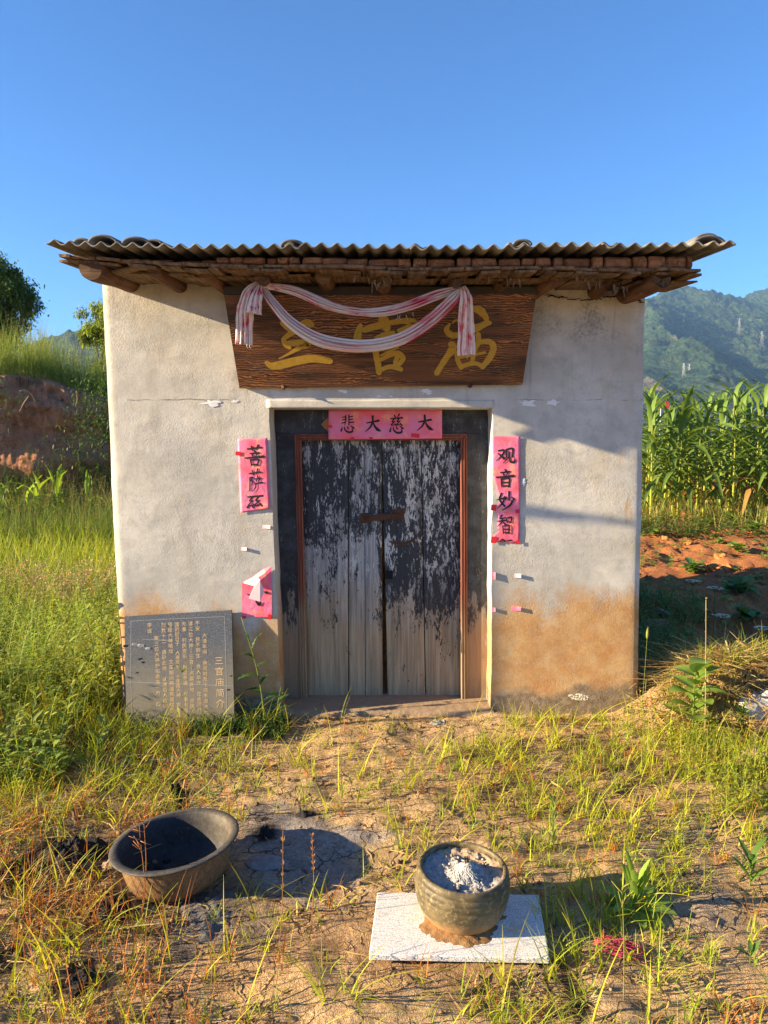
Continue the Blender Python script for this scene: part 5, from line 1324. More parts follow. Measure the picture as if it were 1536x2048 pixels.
# --- dry litter and straw lying flat
S = Soup()
def litter(N, x0, x1, y0, y1, dens, L0, L1, cset, zoff=.006, tilt=.12, wd=.0022):
    b = scatter(N, x0, x1, y0, y1, dens); N = len(b); a = rng.uniform(0, 6.28, N); L = rng.uniform(L0, L1, N)
    d = np.stack([np.cos(a), np.sin(a), rng.normal(0, tilt, N)], 1); sd = np.stack([-np.sin(a), np.cos(a), rng.normal(0, .4, N)], 1) * wd * rng.uniform(.5, 1.3, (N, 1))
    bend = np.stack([-np.sin(a), np.cos(a), np.zeros(N)], 1) * rng.normal(0, .12, (N, 1)) * L[:, None]
    c0 = b + [0, 0, zoff]; m_ = c0 + d * L[:, None] * .5 + bend + [0, 0, .004]; e = c0 + d * L[:, None]
    for q in (m_, e): q[:, 2] = np.maximum(q[:, 2], gh(q[:, 0], q[:, 1]) + zoff * .6)
    V = np.stack([c0 - sd, c0 + sd, m_ - sd, m_ + sd, e - sd * .3, e + sd * .3], 1).reshape(-1, 3)
    f = np.array([(0, 1, 3, 2), (2, 3, 5, 4)]); F = (np.arange(N)[:, None, None] * 6 + f[None]).reshape(-1, 4)
    ci = np.array(cset)[rng.integers(0, len(cset), N)] * rng.uniform(.6, 1.25, (N, 1)); S.add(V, F, np.repeat(ci, 6, 0))
litter(26000, -3, 3, -2.7, 0, lambda x, y: np.clip(.35 + .6 * fbm(x, y, 1.6, 3, 14), .08, 1) * clear(x, y), .02, .09, [STRAW, (.30, .19, .08), (.16, .10, .05), (.28, .22, .08)])
litter(5000, -3, -.6, -1.9, -.6, lambda x, y: sstep(-.5, -1.1, x) * clear(x, y), .05, .2, [STRAW, PALE, ORNG], .012, .3, .002)
mk('dry_litter', S, MT['dry'], kind='stuff')
# straw heap
S = Soup()
for (cx_, cy_, rx, ry, n_, zz0) in [(MOUND[0] + .02, MOUND[1] - .02, .66, .44, 13000, .02), (2.55, -.45, .5, .4, 3000, .01), (-2.15, -.75, .55, .22, 3600, .02)]:
    litter(n_, cx_ - rx, cx_ + rx, cy_ - ry, cy_ + ry, lambda x, y: np.clip(1.3 - np.hypot((x - cx_) / rx, (y - cy_) / ry) * 1.2, 0, 1), .08, .34, [STRAW, (.50, .33, .12), (.34, .22, .10), PALE], .02, .22, .0026)
mk('straw_heap', S, MT['dry'], kind='stuff')
# --- lush weeds at left and right
S = Soup()
def lw(x, y): return (1 - .93 * sstep(-2.9, -2.2, x) * sstep(-.75, -.5, y) * sstep(.12, .0, y)) * sstep(-1.35, -1.75, x + .2 * fbm(x, y, 2, 2, 3)) * sstep(-1.0, -.5, y + .2 * fbm(x, y, 2, 2, 13))
b = scatter(9000, -5.2, -1.5, -1.1, 4.2, lw); N = len(b)
far = sstep(.5, 3, b[:, 1]); h = (.16 + .26 * rng.uniform(0, 1, N)) * (.55 + .5 * sstep(-.9, .4, b[:, 1])) * (1 + .15 * far)
mixc = rng.uniform(0, 1, (N, 1)); c_ = np.array((.19, .27, .03)) * mixc + np.array((.40, .43, .055)) * (1 - mixc); c_ *= rng.uniform(.7, 1.3, (N, 1))
sprigs(S, b, h, rng.uniform(0, .5, N), rng.uniform(0, 6.28, N), 9, .055, .016, c_)
b = scatter(4200, -3.8, -1.55, -1.15, 1.6, lw); N = len(b); gm = rng.uniform(0, 1, (N, 1))
sprigs(S, b, rng.uniform(.10, .34, N), rng.uniform(0, .4, N), rng.uniform(0, 6.28, N), 9, .085, .030, vary((.40, .47, .07), N, .3) * gm + vary((.16, .26, .05), N, .3) * (1 - gm), .5, .8)
b = scatter(900, -3.8, -1.55, -.5, 2.6, lw); N = len(b)
sprigs(S, b, rng.uniform(.35, .62, N), rng.uniform(.1, .5, N), rng.uniform(0, 6.28, N), 12, .075, .020, vary((.30, .40, .06), N, .3), .5, .8)
B2 = [bank_point(random.uniform(60, 200), random.uniform(-2.2, -1.0)) for k in range(1500)]; b = np.array(B2); b[:, 2] = gh(b[:, 0], b[:, 1]) + .02
for k in range(1300):
    o_ = random.uniform(-1.15, -.62); q = bank_point(random.uniform(75, 175), o_); q[2] = .55 + max(0, (o_ + .85) / .62 * 1.25); b = np.vstack([b, q])
N = len(b)
sprigs(S, b, rng.uniform(.35, .95, N), rng.uniform(0, .4, N), rng.uniform(0, 6.28, N), 11, .09, .026, vary((.14, .23, .05), N, .4), .5, .8)
# pink flowered mass
b = scatter(3500, -4.2, -1.55, .5, 2.4, lambda x, y: lw(x, y) * sstep(-.2, .4, fbm(x, y, 1.1, 3, 77) + .2)); N = len(b); h = rng.uniform(.30, .55, N)
az_p = rng.uniform(-.6, 1.2, N); ln = rng.uniform(.3, .8, N)
sprigs(S, b, h, ln, az_p, 8, .035, .010, vary((.16, .19, .05), N), .3, .5)
for s_ in (.7, .78, .86, .93, 1.0):
    r = h * (ln * s_ + .1 * s_ * s_); z = h * (s_ - .042 * s_ * s_ - .2 * ln * s_); p = b + np.stack([np.cos(az_p) * r, np.sin(az_p) * r, z], 1) + rng.normal(0, .008, (N, 3))
    V, F, K = leaves(p, rng.normal(0, 1, (N, 3)) + [0, 0, 1], np.full(N, .014), np.full(N, .010), np.zeros(N), vary((.55, .30, .30), N, .3)); S.add(V, F, K)
# yellow green grass band behind
b = scatter(9000, -7.2, -1.6, 2.4, 6.2, lambda x, y: sstep(-1.5, -1.9, x)); N = len(b); c_ = vary(LIME, N, .3); g2 = rng.uniform(0, 1, (N, 1)); c_ = c_ * g2 + vary(GREEN, N) * (1 - g2)
V, F, K = blades(b, rng.uniform(0, 6.28, N), rng.uniform(.2, .5, N), rng.uniform(.006, .014, N), rng.uniform(0, .3, N), rng.uniform(0, .5, N), c_, 3); S.add(V, F, K)
b = scatter(4200, -8.5, -2.4, 4.6, 6.6); N = len(b); sprigs(S, b, rng.uniform(.35, .80, N), rng.uniform(0, .3, N), rng.uniform(0, 6.28, N), 10, .07, .018, vary((.17, .25, .05), N, .4), .4)
b = scatter(1200, -8.5, -2.4, 5.6, 6.8); N = len(b); sprigs(S, b, rng.uniform(.6, 1.0, N), rng.uniform(0, .3, N), rng.uniform(0, 6.28, N), 9, .05, .012, vary((.28, .24, .09), N, .3), .2, .9)
mk('weeds', S, MT['leaf'], kind='stuff')
S = Soup()
b = scatter(2600, 1.45, 2.9, -1.2, .4, lambda x, y: .8 * sstep(1.2, 1.7, x + .3 * fbm(x, y, 2, 2, 4)) * (np.hypot((x - MOUND[0]) / .60, (y - MOUND[1] + .05) / .38) > 1)); N = len(b)
sprigs(S, b, rng.uniform(.05, .20, N), rng.uniform(0, .5, N), rng.uniform(0, 6.28, N), 7, .045, .012, vary((.30, .35, .04), N, .35), .4, .8)
b = scatter(500, -1.1, -.55, -.35, -.09, lambda x, y: clear(x, y)); N = len(b)
sprigs(S, b, rng.uniform(.03, .12, N), rng.uniform(0, .5, N), rng.uniform(0, 6.28, N), 7, .022, .014, vary((.06, .13, .03), N, .35), .3, .8)
# weeds behind corner and through the corn
b = scatter(2200, 1.62, 2.9, .5, 2.8, lambda x, y: sstep(2.9, 2.0, x + .3 * fbm(x, y, 2, 2, 4))); N = len(b)
sprigs(S, b, rng.uniform(.08, .30, N), rng.uniform(0, .5, N), rng.uniform(0, 6.28, N), 8, .06, .018, vary((.13, .21, .05), N, .4), .4, .8)
b = scatter(260, 2.2, 8, 1.5, 6, None); N = len(b); sprigs(S, b, rng.uniform(.05, .16, N), rng.uniform(0, .5, N), rng.uniform(0, 6.28, N), 9, .09, .05, vary((.20, .31, .05), N, .3), .5, .6)
b = scatter(5200, 3.2, 12, 6.6, 12, None); N = len(b)
V, F, K = blades(b, rng.uniform(0, 6.28, N), rng.uniform(.2, .55, N), rng.uniform(.008, .018, N), rng.uniform(0, .4, N), rng.uniform(0, .6, N), vary((.22, .25, .05), N, .4), 3); S.add(V, F, K)
b = scatter(1800, 2.8, 10, 5.9, 7.4, lambda x, y: .5 + .5 * fbm(x, y, .9, 2, 8)); N = len(b)
sprigs(S, b, rng.uniform(.12, .35, N), rng.uniform(0, .5, N), rng.uniform(0, 6.28, N), 8, .11, .055, vary((.14, .20, .04), N, .35), .5, .6)
b = scatter(7000, -6, 16, 12, 22, lambda x, y: sstep(1.5, 3, x)); N = len(b)
V, F, K = blades(b, rng.uniform(0, 6.28, N), rng.uniform(.5, 1.4, N), rng.uniform(.02, .045, N), rng.uniform(0, .4, N), rng.uniform(0, .6, N), vary((.13, .19, .04), N, .4), 3); S.add(V, F, K)
mk('weeds', S, MT['leaf'], kind='stuff')
# --- bank top weeds and hanging roots
S = Soup(); B_ = []
for k in range(5200):
    a = random.uniform(40, 200); o_ = abs(random.gauss(.2, .9)) + .02; B_.append(bank_point(a, o_))
b = np.array(B_); N = len(b); c_ = vary((.22, .30, .06), N, .35)
sprigs(S, b, rng.uniform(.3, .95, N), rng.uniform(0, .3, N), rng.uniform(0, 6.28, N), 12, .075, .014, c_, .4, .9, .006)
B_ = [bank_point(random.uniform(60, 190), random.uniform(.3, 3)) for k in range(900)]; b = np.array(B_); N = len(b)
sprigs(S, b, rng.uniform(.8, 1.35, N), rng.uniform(0, .2, N), rng.uniform(0, 6.28, N), 16, .05, .010, vary((.28, .32, .08), N, .3), .2, 1.1, .006)
mk('bank_weeds', S, MT['leaf'], kind='stuff')
S = Soup(); B_ = [bank_point(random.uniform(60, 200), random.uniform(-.04, .06)) for k in range(1500)]; b = np.array(B_) + [0, 0, -.02]; N = len(b)
i_ = rng.uniform(-2.2, -1.2, N); V, F, K = blades(b, i_, rng.uniform(.1, .4, N), np.full(N, .006), rng.uniform(.1, .3, N), rng.uniform(.0, .2, N), vary((.17, .105, .06), N, .4), 3)
V = V.reshape(N, -1, 3); V[:, :, 2] = 2 * b[:, None, 2] - V[:, :, 2]; S.add(V.reshape(-1, 3), F, K); mk('hanging_roots', S, MT['dry'], kind='stuff')
S = Soup()
for (a, n_) in [((192, 800), 700), ((208, 845), 700), ((218, 760), 700), ((190, 880), 500), ((140, 885), 150), ((8, 800), 200)]:
    q = P(a[0], a[1], 7.25); b = q + rng.normal(0, 1, (n_, 3)) * [.22, .12, .22]; N = n_
    V, F, K = leaves(b, rng.normal(0, 1, (N, 3)), rng.uniform(.035, .075, N), rng.uniform(.012, .028, N), rng.uniform(.2, .8, N), vary((.06, .11, .03), N, .4)); S.add(V, F, K)
mk('bank_creeper', S, MT['leaf'], kind='stuff')
# pale root loops on bank face
for k, pts in enumerate([[(40, 782), (52, 780), (64, 790), (72, 806)], [(58, 792), (48, 806), (40, 822)], [(153, 782), (155, 798), (152, 812)]]):
    S = Soup(); V, F = tube(cat_rom([P(a, b_, 7.12 + .08 * j) for j, (a, b_) in enumerate(pts)], 10), .009, 6); S.add(V, F, (.34, .22, .14)); mk('bare_root', S, MT['dry'], None, True, ['pale bare root arching across the red bank', 'short bare root branching down below the arching root', 'thin straight root hanging at the right of the red bank'][k], 'root')

# ------------------------------------------------------------------ trees
def tree(name, label, base, H, trunk_r, clumps, nleaf, lsize, colr, seed):
    r = np.random.default_rng(seed); base = np.array(base, float); t = thing(name, label, 'tree', tuple(base))
    S = Soup(); top = base + [0, 0, H * .75]
    S.add(*tube(cat_rom([base - [0, 0, .3], base + [.05 * H * .2, 0, H * .3], top], 10), np.linspace(trunk_r, trunk_r * .4, 10), 10))
    for (c_, rad) in clumps:
        c_ = base + np.array(c_); s_ = base + [0, 0, H * r.uniform(.2, .6)]; m_ = (s_ + c_) / 2 + r.normal(0, .1, 3)
        S.add(*tube(cat_rom([s_, m_, c_], 8), np.linspace(trunk_r * .45, trunk_r * .08, 8), 6))
    mk('trunk', S, MT['bark'], t)
    S = Soup(); tot = sum(q[1] ** 2 for q in clumps)
    for (c_, rad) in clumps:
        c_ = base + np.array(c_); nc_ = max(6, int(14 * rad ** 1.2 * 2)); sub = r.normal(0, 1, (nc_, 3)); sub /= np.linalg.norm(sub, axis=1)[:, None]; sub *= (r.uniform(.35, 1, (nc_, 1)) ** .5) * rad
        n_ = int(nleaf * rad ** 2 / tot); k_ = r.integers(0, nc_, n_); p = c_ + sub[k_] * [1, 1, .85] + r.normal(0, 1, (n_, 3)) * rad * .19
        br = r.uniform(.65, 1.35, nc_)[k_][:, None]
        V, F, K = leaves(p, r.normal(0, 1, (n_, 3)) + [0, 0, -.3], r.uniform(.7, 1.3, n_) * lsize, r.uniform(.7, 1.3, n_) * lsize * .42, r.uniform(0, .6, n_), np.array(colr) * br * r.uniform(.8, 1.2, (n_, 1))); S.add(V, F, K)
    mk('crown', S, MT['leaf'], t)
tb0 = np.array((P(-60, 700, 15)[0], 15., 2.9))
tree('broadleaf_tree', 'dark leafy tree at the left edge standing on the earth bank', tb0, 4.6, .16,
     [((.4, 0, 2.8), 1.0), ((1.15, 0, 2.45), .6), ((.95, 0, 1.7), .6), ((.3, 0, 1.6), .9), ((.85, 0, .9), .55), ((-.8, .1, 2.6), 1.1), ((1.5, -.1, 2.3), .36), ((.75, 0, 3.2), .45), ((-.6, 0, 1.2), .9), ((.2, 0, .7), .6), ((1.3, 0, 2.9), .35)], 56000, .10, (.16, .23, .05), 5)
tb1 = np.array((P(208, 720, 20)[0], 20., 2.9))
tree('young_tree', 'small light green tree beside the house corner on the bank', tb1, 3.2, .07,
     [((-.1, 0, 2.75), .6), ((.5, 0, 2.6), .7), ((-.35, 0, 2.3), .42), ((.3, 0, 2.1), .5), ((.1, .1, 1.0), .55), ((-.15, 0, .75), .45), ((.6, 0, 1.2), .6), ((.7, 0, 3.1), .5)], 20000, .10, (.20, .27, .045), 8)

# ------------------------------------------------------------------ maize
def corn_leaf(L, wd, arch, seed):
    r = random.Random(seed); n = 9; s = np.linspace(0, 1, n)
    x_ = L * (.55 * s + .22 * s * s) * (1.25 - .3 * arch); z_ = L * (.85 * s - (.55 + .75 * arch) * s ** 2)
    w_ = wd * np.clip(np.sin(np.clip(s * .86 + .14, 0, 1) * math.pi) ** .65, .03, 1); w_[-1] = .002
    tw = r.uniform(-.6, .6) * s; Pt = []
    for i in range(n):
        e = np.array((0, math.cos(tw[i]), math.sin(tw[i]))) * w_[i] / 2; c = np.array((x_[i], .05 * L * math.sin(s[i] * 3 + seed), z_[i])); wv = .008 * math.sin(i * 2.3 + seed)
        Pt.append([c - e + [0, 0, .014 + wv], c, c + e + [0, 0, .014 - wv]])
    return sheet3(np.array(Pt))
def corn_proto(k, H, nl, label, loc, group, sc_=1.0, colr=(.13, .215, .04), young=False):
    t = thing('maize_plant' if not young else 'young_maize', label, 'maize', loc, group); r = random.Random(k); base = np.array(loc)
    S = Soup(); zz_ = np.linspace(-.03, H * (.80 if not young else .5), 14); lean = r.uniform(-.04, .04)
    pts = np.stack([lean * zz_ ** 2 * .3, 0 * zz_, zz_], 1) + base; rad = np.linspace(.021, .009, 14) * (1 + .12 * (np.arange(14) % 2)); V, F = tube(pts, rad * sc_, 8)
    kk = np.interp(V[:, 2] - base[2], [0, H * .5, H], [1, .6, .3])[:, None]; S.add(V, F, np.array((.46, .50, .05)) * kk + np.array((.13, .18, .03)) * (1 - kk)); mk('stalk', S, MT['leaf'], t)
    for i in range(nl):
        s = (i + 1) / nl; z0 = H * (.16 + .62 * s) if not young else H * (.05 + .45 * s); L = (.62 + .40 * math.sin(math.pi * min(1, s * .9 + .1))) * r.uniform(.85, 1.1) * sc_
        arch = max(.05, 1.05 - 1.0 * s + r.uniform(-.12, .12)); V, F = corn_leaf(L, r.uniform(.078, .105) * sc_, arch, k * 31 + i)
        if s > .82: 
            V = V @ rotm(0, R(-28 - 20 * (s - .8) * 5), 0).T
        V = V @ rotm(0, 0, (i % 2) * math.pi + k * .7 + r.uniform(-.55, .55)).T
        g_ = r.uniform(.8, 1.25); cc_ = np.array(colr) * g_
        if i < 2 and r.random() < .4: cc_ = np.array((.33, .20, .06))
        S = Soup(); S.add(V + base + [lean * z0 ** 2 * .3, 0, z0], F, cc_); mk('leaf', S, MT['leaf'], t)
    return t
cg = 'maize plants of the field right of the house'
protos = []
fx = [(1302, 1050, 2.0), (1357, 1060, 2.1), (1408, 1054, 2.1), (1466, 1058, 2.25), (1518, 1062, 2.4)]
fl = ['front-row maize plant nearest the house corner', 'front-row maize plant, second from the house corner', 'front-row maize plant, third from the house corner', 'front-row maize plant, fourth from the house corner', 'front-row maize plant at the right picture edge, tallest with twin spikes']
for k, (px, py, H) in enumerate(fx):
    Yc = 7.4 + .12 * (k % 3); q = P(px, 1000, Yc); protos.append(corn_proto(k + 1, H, 13 + k % 3, fl[k], (q[0], Yc, float(gh(q[0], Yc))), cg))
ordn = ['second', 'third', 'fourth', 'fifth', 'sixth', 'seventh', 'eighth']
cnt = 0
for row in range(7):
    Yr = 8.0 + row * .75; x_ = .345 * (Yr + 4.07) - .15; xe_ = .56 * (Yr + 4.07) + 1.3; col_i = 0
    while x_ < xe_:
        pr_ = protos[random.randrange(5)]; xj = x_ + random.uniform(-.06, .06); yj = Yr + random.uniform(-.07, .07)
        lab = 'maize plant deep in the crowded stand behind the front row of maize'
        c = copy_tree(pr_, None, lab); s_ = random.uniform(.84, 1.08); c.scale = (s_, s_, s_); c.location = (xj, yj, float(gh(xj, yj))); c.rotation_euler = (random.uniform(-.04, .04), random.uniform(-.04, .04), random.uniform(-.5, .5) + random.choice((0, math.pi)))
        x_ += random.uniform(.36, .60); cnt += 1
for k in range(3):   # front row goes on beyond the picture edge
    xj = protos[4].location.x + .32 * (k + 1); c = copy_tree(protos[k], None, 'maize plant continuing the front row past the right picture edge'); c.location = (xj, 7.5, float(gh(xj, 7.5))); c.rotation_euler.z = k
sc_m = corn_proto(57, 3.0, 15, 'tall lone maize plant with bare lower stalk standing left of the picture', (-3.25, -.72, float(gh(-3.25, -.72))), cg)
for ch_ in list(sc_m.children):
    if ch_.name.startswith('leaf'):
        zc_ = np.array([v.co[:] for v in ch_.data.vertices])
        if zc_[:, 2].min() < 1.98 or zc_[:, 2].max() > 3.0 or zc_[:, 0].min() < -.12: bpy.data.objects.remove(ch_)
yg = 'young maize row at the foot of the red bank'
yp = [corn_proto(20 + k, 1.15, 8, 'young bright green maize plant in the row below the red bank', (-3.9 - .45 * k, 6.35, float(gh(-3.9 - .45 * k, 6.35))), yg, .62, (.24, .36, .045), True) for k in range(3)]
for k in range(40):
    xj = -4.7 - .12 * k + random.uniform(-.06, .06); yj = 6.3 + random.uniform(-.25, .35); c = copy_tree(yp[k % 3], None, 'young bright green maize plant in the row below the red bank'); c.location = (xj, yj, float(gh(xj, yj))); c.rotation_euler.z = random.uniform(0, 6); s_ = random.uniform(.8, 1.15); c.scale = (s_, s_, s_)

# ------------------------------------------------------------------ single plants (things)
def big_leaf(L, wd, droop, curlv=.15, serr=.0, n=9, m=4):
    s = np.linspace(0, 1, n); Pt = []
    for i in range(n):
        w_ = wd * (math.sin(min(1, s[i] * .95 + .05) * math.pi) ** .7) * (1 + serr * ((i % 2) * 2 - 1)) + .001; row = []
        for j in range(m + 1):
            v = -1 + 2 * j / m; row.append((L * s[i] * (1 - .12 * droop * s[i]), v * w_ / 2, L * (.15 * s[i] - .55 * droop * s[i] ** 2) + curlv * w_ * (abs(v) ** 1.5) * .5 + .006 * L * math.sin(i * 2.4) * abs(v)))
        Pt.append(row)
    return sheet3(np.array(Pt))
def leafy(name, label, cat, loc, lf, stem_h=0, stem_r=.004, colr=(.10, .18, .03), group=None, stemcol=None, lean=(0, 0)):
    """lf: list (z0, az, elev, L, w, droop, serr)"""
    t = thing(name, label, cat, tuple(loc), group); base = np.array(loc)
    if stem_h:
        S = Soup(); pts = cat_rom([base - [0, 0, .01], base + [lean[0] * .35, lean[1] * .35, stem_h * .5], base + [lean[0], lean[1], stem_h]], 10); V, F = tube(pts, np.linspace(stem_r, stem_r * .45, 10), 7); S.add(V, F, stemcol or (.20, .25, .05)); mk('stem', S, MT['leaf'], t)
    for (z0, az, el, L, w_, dr, se) in lf:
        V, F = big_leaf(L, w_, dr, .2, se, 11 if se else 9); V = V @ rotm(0, -el, 0).T @ rotm(0, 0, az).T
        f = z0 / stem_h if stem_h else 0; o_ = np.array((lean[0] * f * (.4 + .6 * f), lean[1] * f * (.4 + .6 * f), z0)); g_ = random.uniform(.8, 1.25)
        S = Soup(); S.add(V + base + o_, F, np.array(colr) * g_); mk('leaf', S, MT['leaf'], t)
    return t
rl = [(.01, k * 2.4 + random.uniform(-.3, .3), random.uniform(-.05, .4), random.uniform(.09, .15), random.uniform(.036, .05), random.uniform(.3, .8), .12) for k in range(15)]
rl += [(.03 + .008 * k, k * 2.1, 1.0 + random.uniform(-.2, .2), random.uniform(.08, .14), .024, .2, .10) for k in range(9)]
leafy('rosette_weed', 'green rosette weed with long toothed leaves on bare soil right of the granite slab', 'weed', G(1268, 1822), rl, .07, .005, (.20, .32, .05))
bl = [(.05 + .022 * k, k * 2.3 + random.uniform(-.3, .3), random.uniform(.1, .6), random.uniform(.13, .21), random.uniform(.09, .13), random.uniform(.3, .8), 0) for k in range(15)]
leafy('broad_leaf_plant', 'large broad-leaved green plant in front of the straw heap right of the house', 'plant', G(1385, 1465), bl, .34, .006, (.20, .31, .05))
tv = [(.08 + .05 * k, [3.0, .3, 2.7, .8, 3.3, .1, 2.9, .6, 2.8][k], [.1, .5, .2, .9, .1, .6, .5, 1.2, 1.2][k], [.12, .09, .13, .08, .13, .08, .10, .12, .07][k], [.045, .03, .05, .025, .05, .03, .035, .02, .02][k], .7, .42) for k in range(9)]
leafy('sow_thistle', 'tall thin weed with jagged leaves growing between stone tablet and door', 'weed', (P(532, 1430, -.12)[0], -.12, 0.0), tv, .62, .005, (.05, .12, .025), lean=(-.13, 0))
leafy('sow_thistle', 'low dark jagged weed hugging the wall just left of the door sill', 'weed', (P(552, 1430, -.14)[0], -.14, 0.0), [(.02 + .02 * k, k * 2.2, .5, .08, .035, .6, .35) for k in range(9)], .22, .004, (.045, .11, .025), lean=(.03, 0))
# slender lit weeds at left of the house corner
sw = [(205, 1230, .75, -.10, 'tall slender weed with narrow leaves leaning beside the left house corner'), (222, 1190, .85, -.06, 'tallest slender weed touching the left wall edge'), (165, 1260, .55, -.12, 'curving slender weed left of the two tall ones by the house corner'), (115, 1400, .4, .1, 'leafy weed standing in front of the pink flowered mass'), (60, 1420, .36, .05, 'leafy weed at far left above the mown straw'), (190, 1420, .22, .05, 'broad yellow-green leaved weed left of the stone tablet')]
for k, (px, py, H, ln, lab) in enumerate(sw):
    q = np.array((P(px, 1400, -.05 - .5 * (k > 2))[0] - (.0 if k > 1 else .02), -.02 - .55 * (k > 2), 0.05)); q[2] = float(gh(q[0], q[1]))
    nl = 12 if k != 5 else 5
    leafy('slender_weed', lab, 'weed', q, [(H * (.12 + .8 * j / nl), j * 2.4 + k, .7, (.11 - .055 * j / nl) * (1.1 if k == 5 else 1), .022 if k != 5 else .04, .4, 0) for j in range(nl)], H, .004, (.19, .25, .045), 'slender weeds by the left house corner', lean=(ln, .02))
leafy('upright_weed', 'small upright weed with pale leaf spikes behind the granite slab at right', 'weed', G(1105, 1700), [(.02 + .012 * j, j * 2.4, 1.0, .045, .014, .3, 0) for j in range(16)], .21, .003, (.20, .27, .06))
leafy('upright_weed', 'small pointed weed at the right edge below the straw heap', 'weed', G(1500, 1770), [(.01 + .012 * j, j * 2.4, .8, .10, .022, .4, 0) for j in range(9)], .12, .003, (.10, .19, .03))
leafy('upright_weed', 'tiny two-leaved seedling near the bottom right corner', 'weed', G(1500, 1925), [(.02, 2.6, .3, .05, .018, .3, 0), (.02, .4, .8, .06, .018, .3, 0), (.03, 1.3, 1., .04, .012, .3, 0)], .04, .002, (.08, .16, .03))
leafy('upright_weed', 'narrow-leaved green tuft under the plastic bag at right', 'weed', G(1480, 1480), [(.02 + .008 * j, j * 2.4, .9, .09, .012, .5, 0) for j in range(18)], .14, .003, (.13, .22, .03))
# bean plants in the tilled field
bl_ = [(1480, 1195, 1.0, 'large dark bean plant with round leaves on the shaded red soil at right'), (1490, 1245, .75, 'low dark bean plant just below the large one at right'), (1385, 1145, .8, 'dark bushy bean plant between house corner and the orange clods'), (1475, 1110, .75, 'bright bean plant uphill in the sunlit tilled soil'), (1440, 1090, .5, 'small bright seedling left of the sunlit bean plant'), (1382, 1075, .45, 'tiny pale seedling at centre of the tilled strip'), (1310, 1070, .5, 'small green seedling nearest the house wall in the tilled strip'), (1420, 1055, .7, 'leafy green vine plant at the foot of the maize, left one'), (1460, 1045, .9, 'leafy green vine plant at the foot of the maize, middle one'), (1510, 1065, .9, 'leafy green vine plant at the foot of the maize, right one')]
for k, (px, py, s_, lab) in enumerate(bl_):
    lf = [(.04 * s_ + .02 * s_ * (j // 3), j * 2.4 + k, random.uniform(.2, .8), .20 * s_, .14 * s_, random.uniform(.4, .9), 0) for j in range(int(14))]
    leafy('bean_plant', lab, 'bean plant', G(px, py), lf, .22 * s_, .006, (.10, .20, .05) if k < 3 else (.19, .30, .05), 'bean and vine plants in the tilled field')  # plants on the shaded soil get the shade as a darker leaf tint
# wild carrot umbels
def carrot(px, py, gx, gy, kind, lab, Yp):
    top = P(px, py, Yp); bx = P(gx, 1300, Yp)[0]; base = np.array((bx, Yp + .03, float(gh(bx, Yp)))); t = thing('wild_carrot', lab, 'wild flower', tuple(base), 'wild carrots beside the right house corner')
    S = Soup(); pts = cat_rom([base, (base + top) / 2 + [.01, 0, .01], top - [0, 0, .01]], 10); V, F = tube(pts, .0028, 6); S.add(V, F, (.14, .17, .05)); mk('stem', S, MT['leaf'], t)
    S = Soup()
    if kind == 'flower':
        for k in range(60):
            a = random.uniform(0, 6.28); r = .055 * math.sqrt(random.random()); c = top + [r * math.cos(a), r * math.sin(a), .006 * math.cos(r * 40)]
            b_ = np.array([c]); 
            for q in range(3):
                V, F, K = leaves(b_, np.array([[math.cos(q * 2.1 + k), math.sin(q * 2.1 + k), .5]]), np.array([.009]), np.array([.008]), np.zeros(1), np.array([[.75, .76, .74]])); S.add(V, F, K)
        for k in range(12): a = k * .52; V, F = tube([top - [0, 0, .03], top + [.04 * math.cos(a), .04 * math.sin(a), 0]], .001, 4); S.add(V, F, (.14, .18, .05))
    else:
        for k in range(110):
            d = np.random.default_rng(k + int(px)).normal(0, 1, 3); d /= np.linalg.norm(d); c = top + d * [.024, .024, .028]
            V, F, K = leaves(np.array([c]), np.array([d]), np.array([.012]), np.array([.006]), np.zeros(1), np.array([[.26, .28, .09]])); S.add(V, F, K)
    mk('umbel' if kind == 'flower' else 'seed_head', S, MT['leaf'], t); return t
carrot(1385, 1162, 1385, 0, 'flower', 'wild carrot with the largest white umbel in shade beside the house', .85)
carrot(1430, 1176, 1425, 0, 'flower', 'wild carrot with smaller white umbel right of the largest one', .85)
carrot(1355, 1190, 1360, 0, 'seed', 'wild carrot with closed green seed head left of the white umbels', .75)
carrot(1500, 1158, 1445, 0, 'seed', 'wild carrot with brown nest-like seed head on long leaning stalk at right', .8)
carrot(1461, 1206, 1456, 0, 'seed', 'wild carrot with sunlit yellow ball head on straight stalk', .35)
carrot(1443, 1231, 1455, 0, 'flower', 'small sunlit white wild carrot left of the yellow ball head', .35)
carrot(1526, 1256, 1520, 0, 'flower', 'white wild carrot at the right picture edge', .35)
carrot(1156, 1394, 1150, 0, 'flower', 'tiny white flower against the wall foot right of the door', -.12)
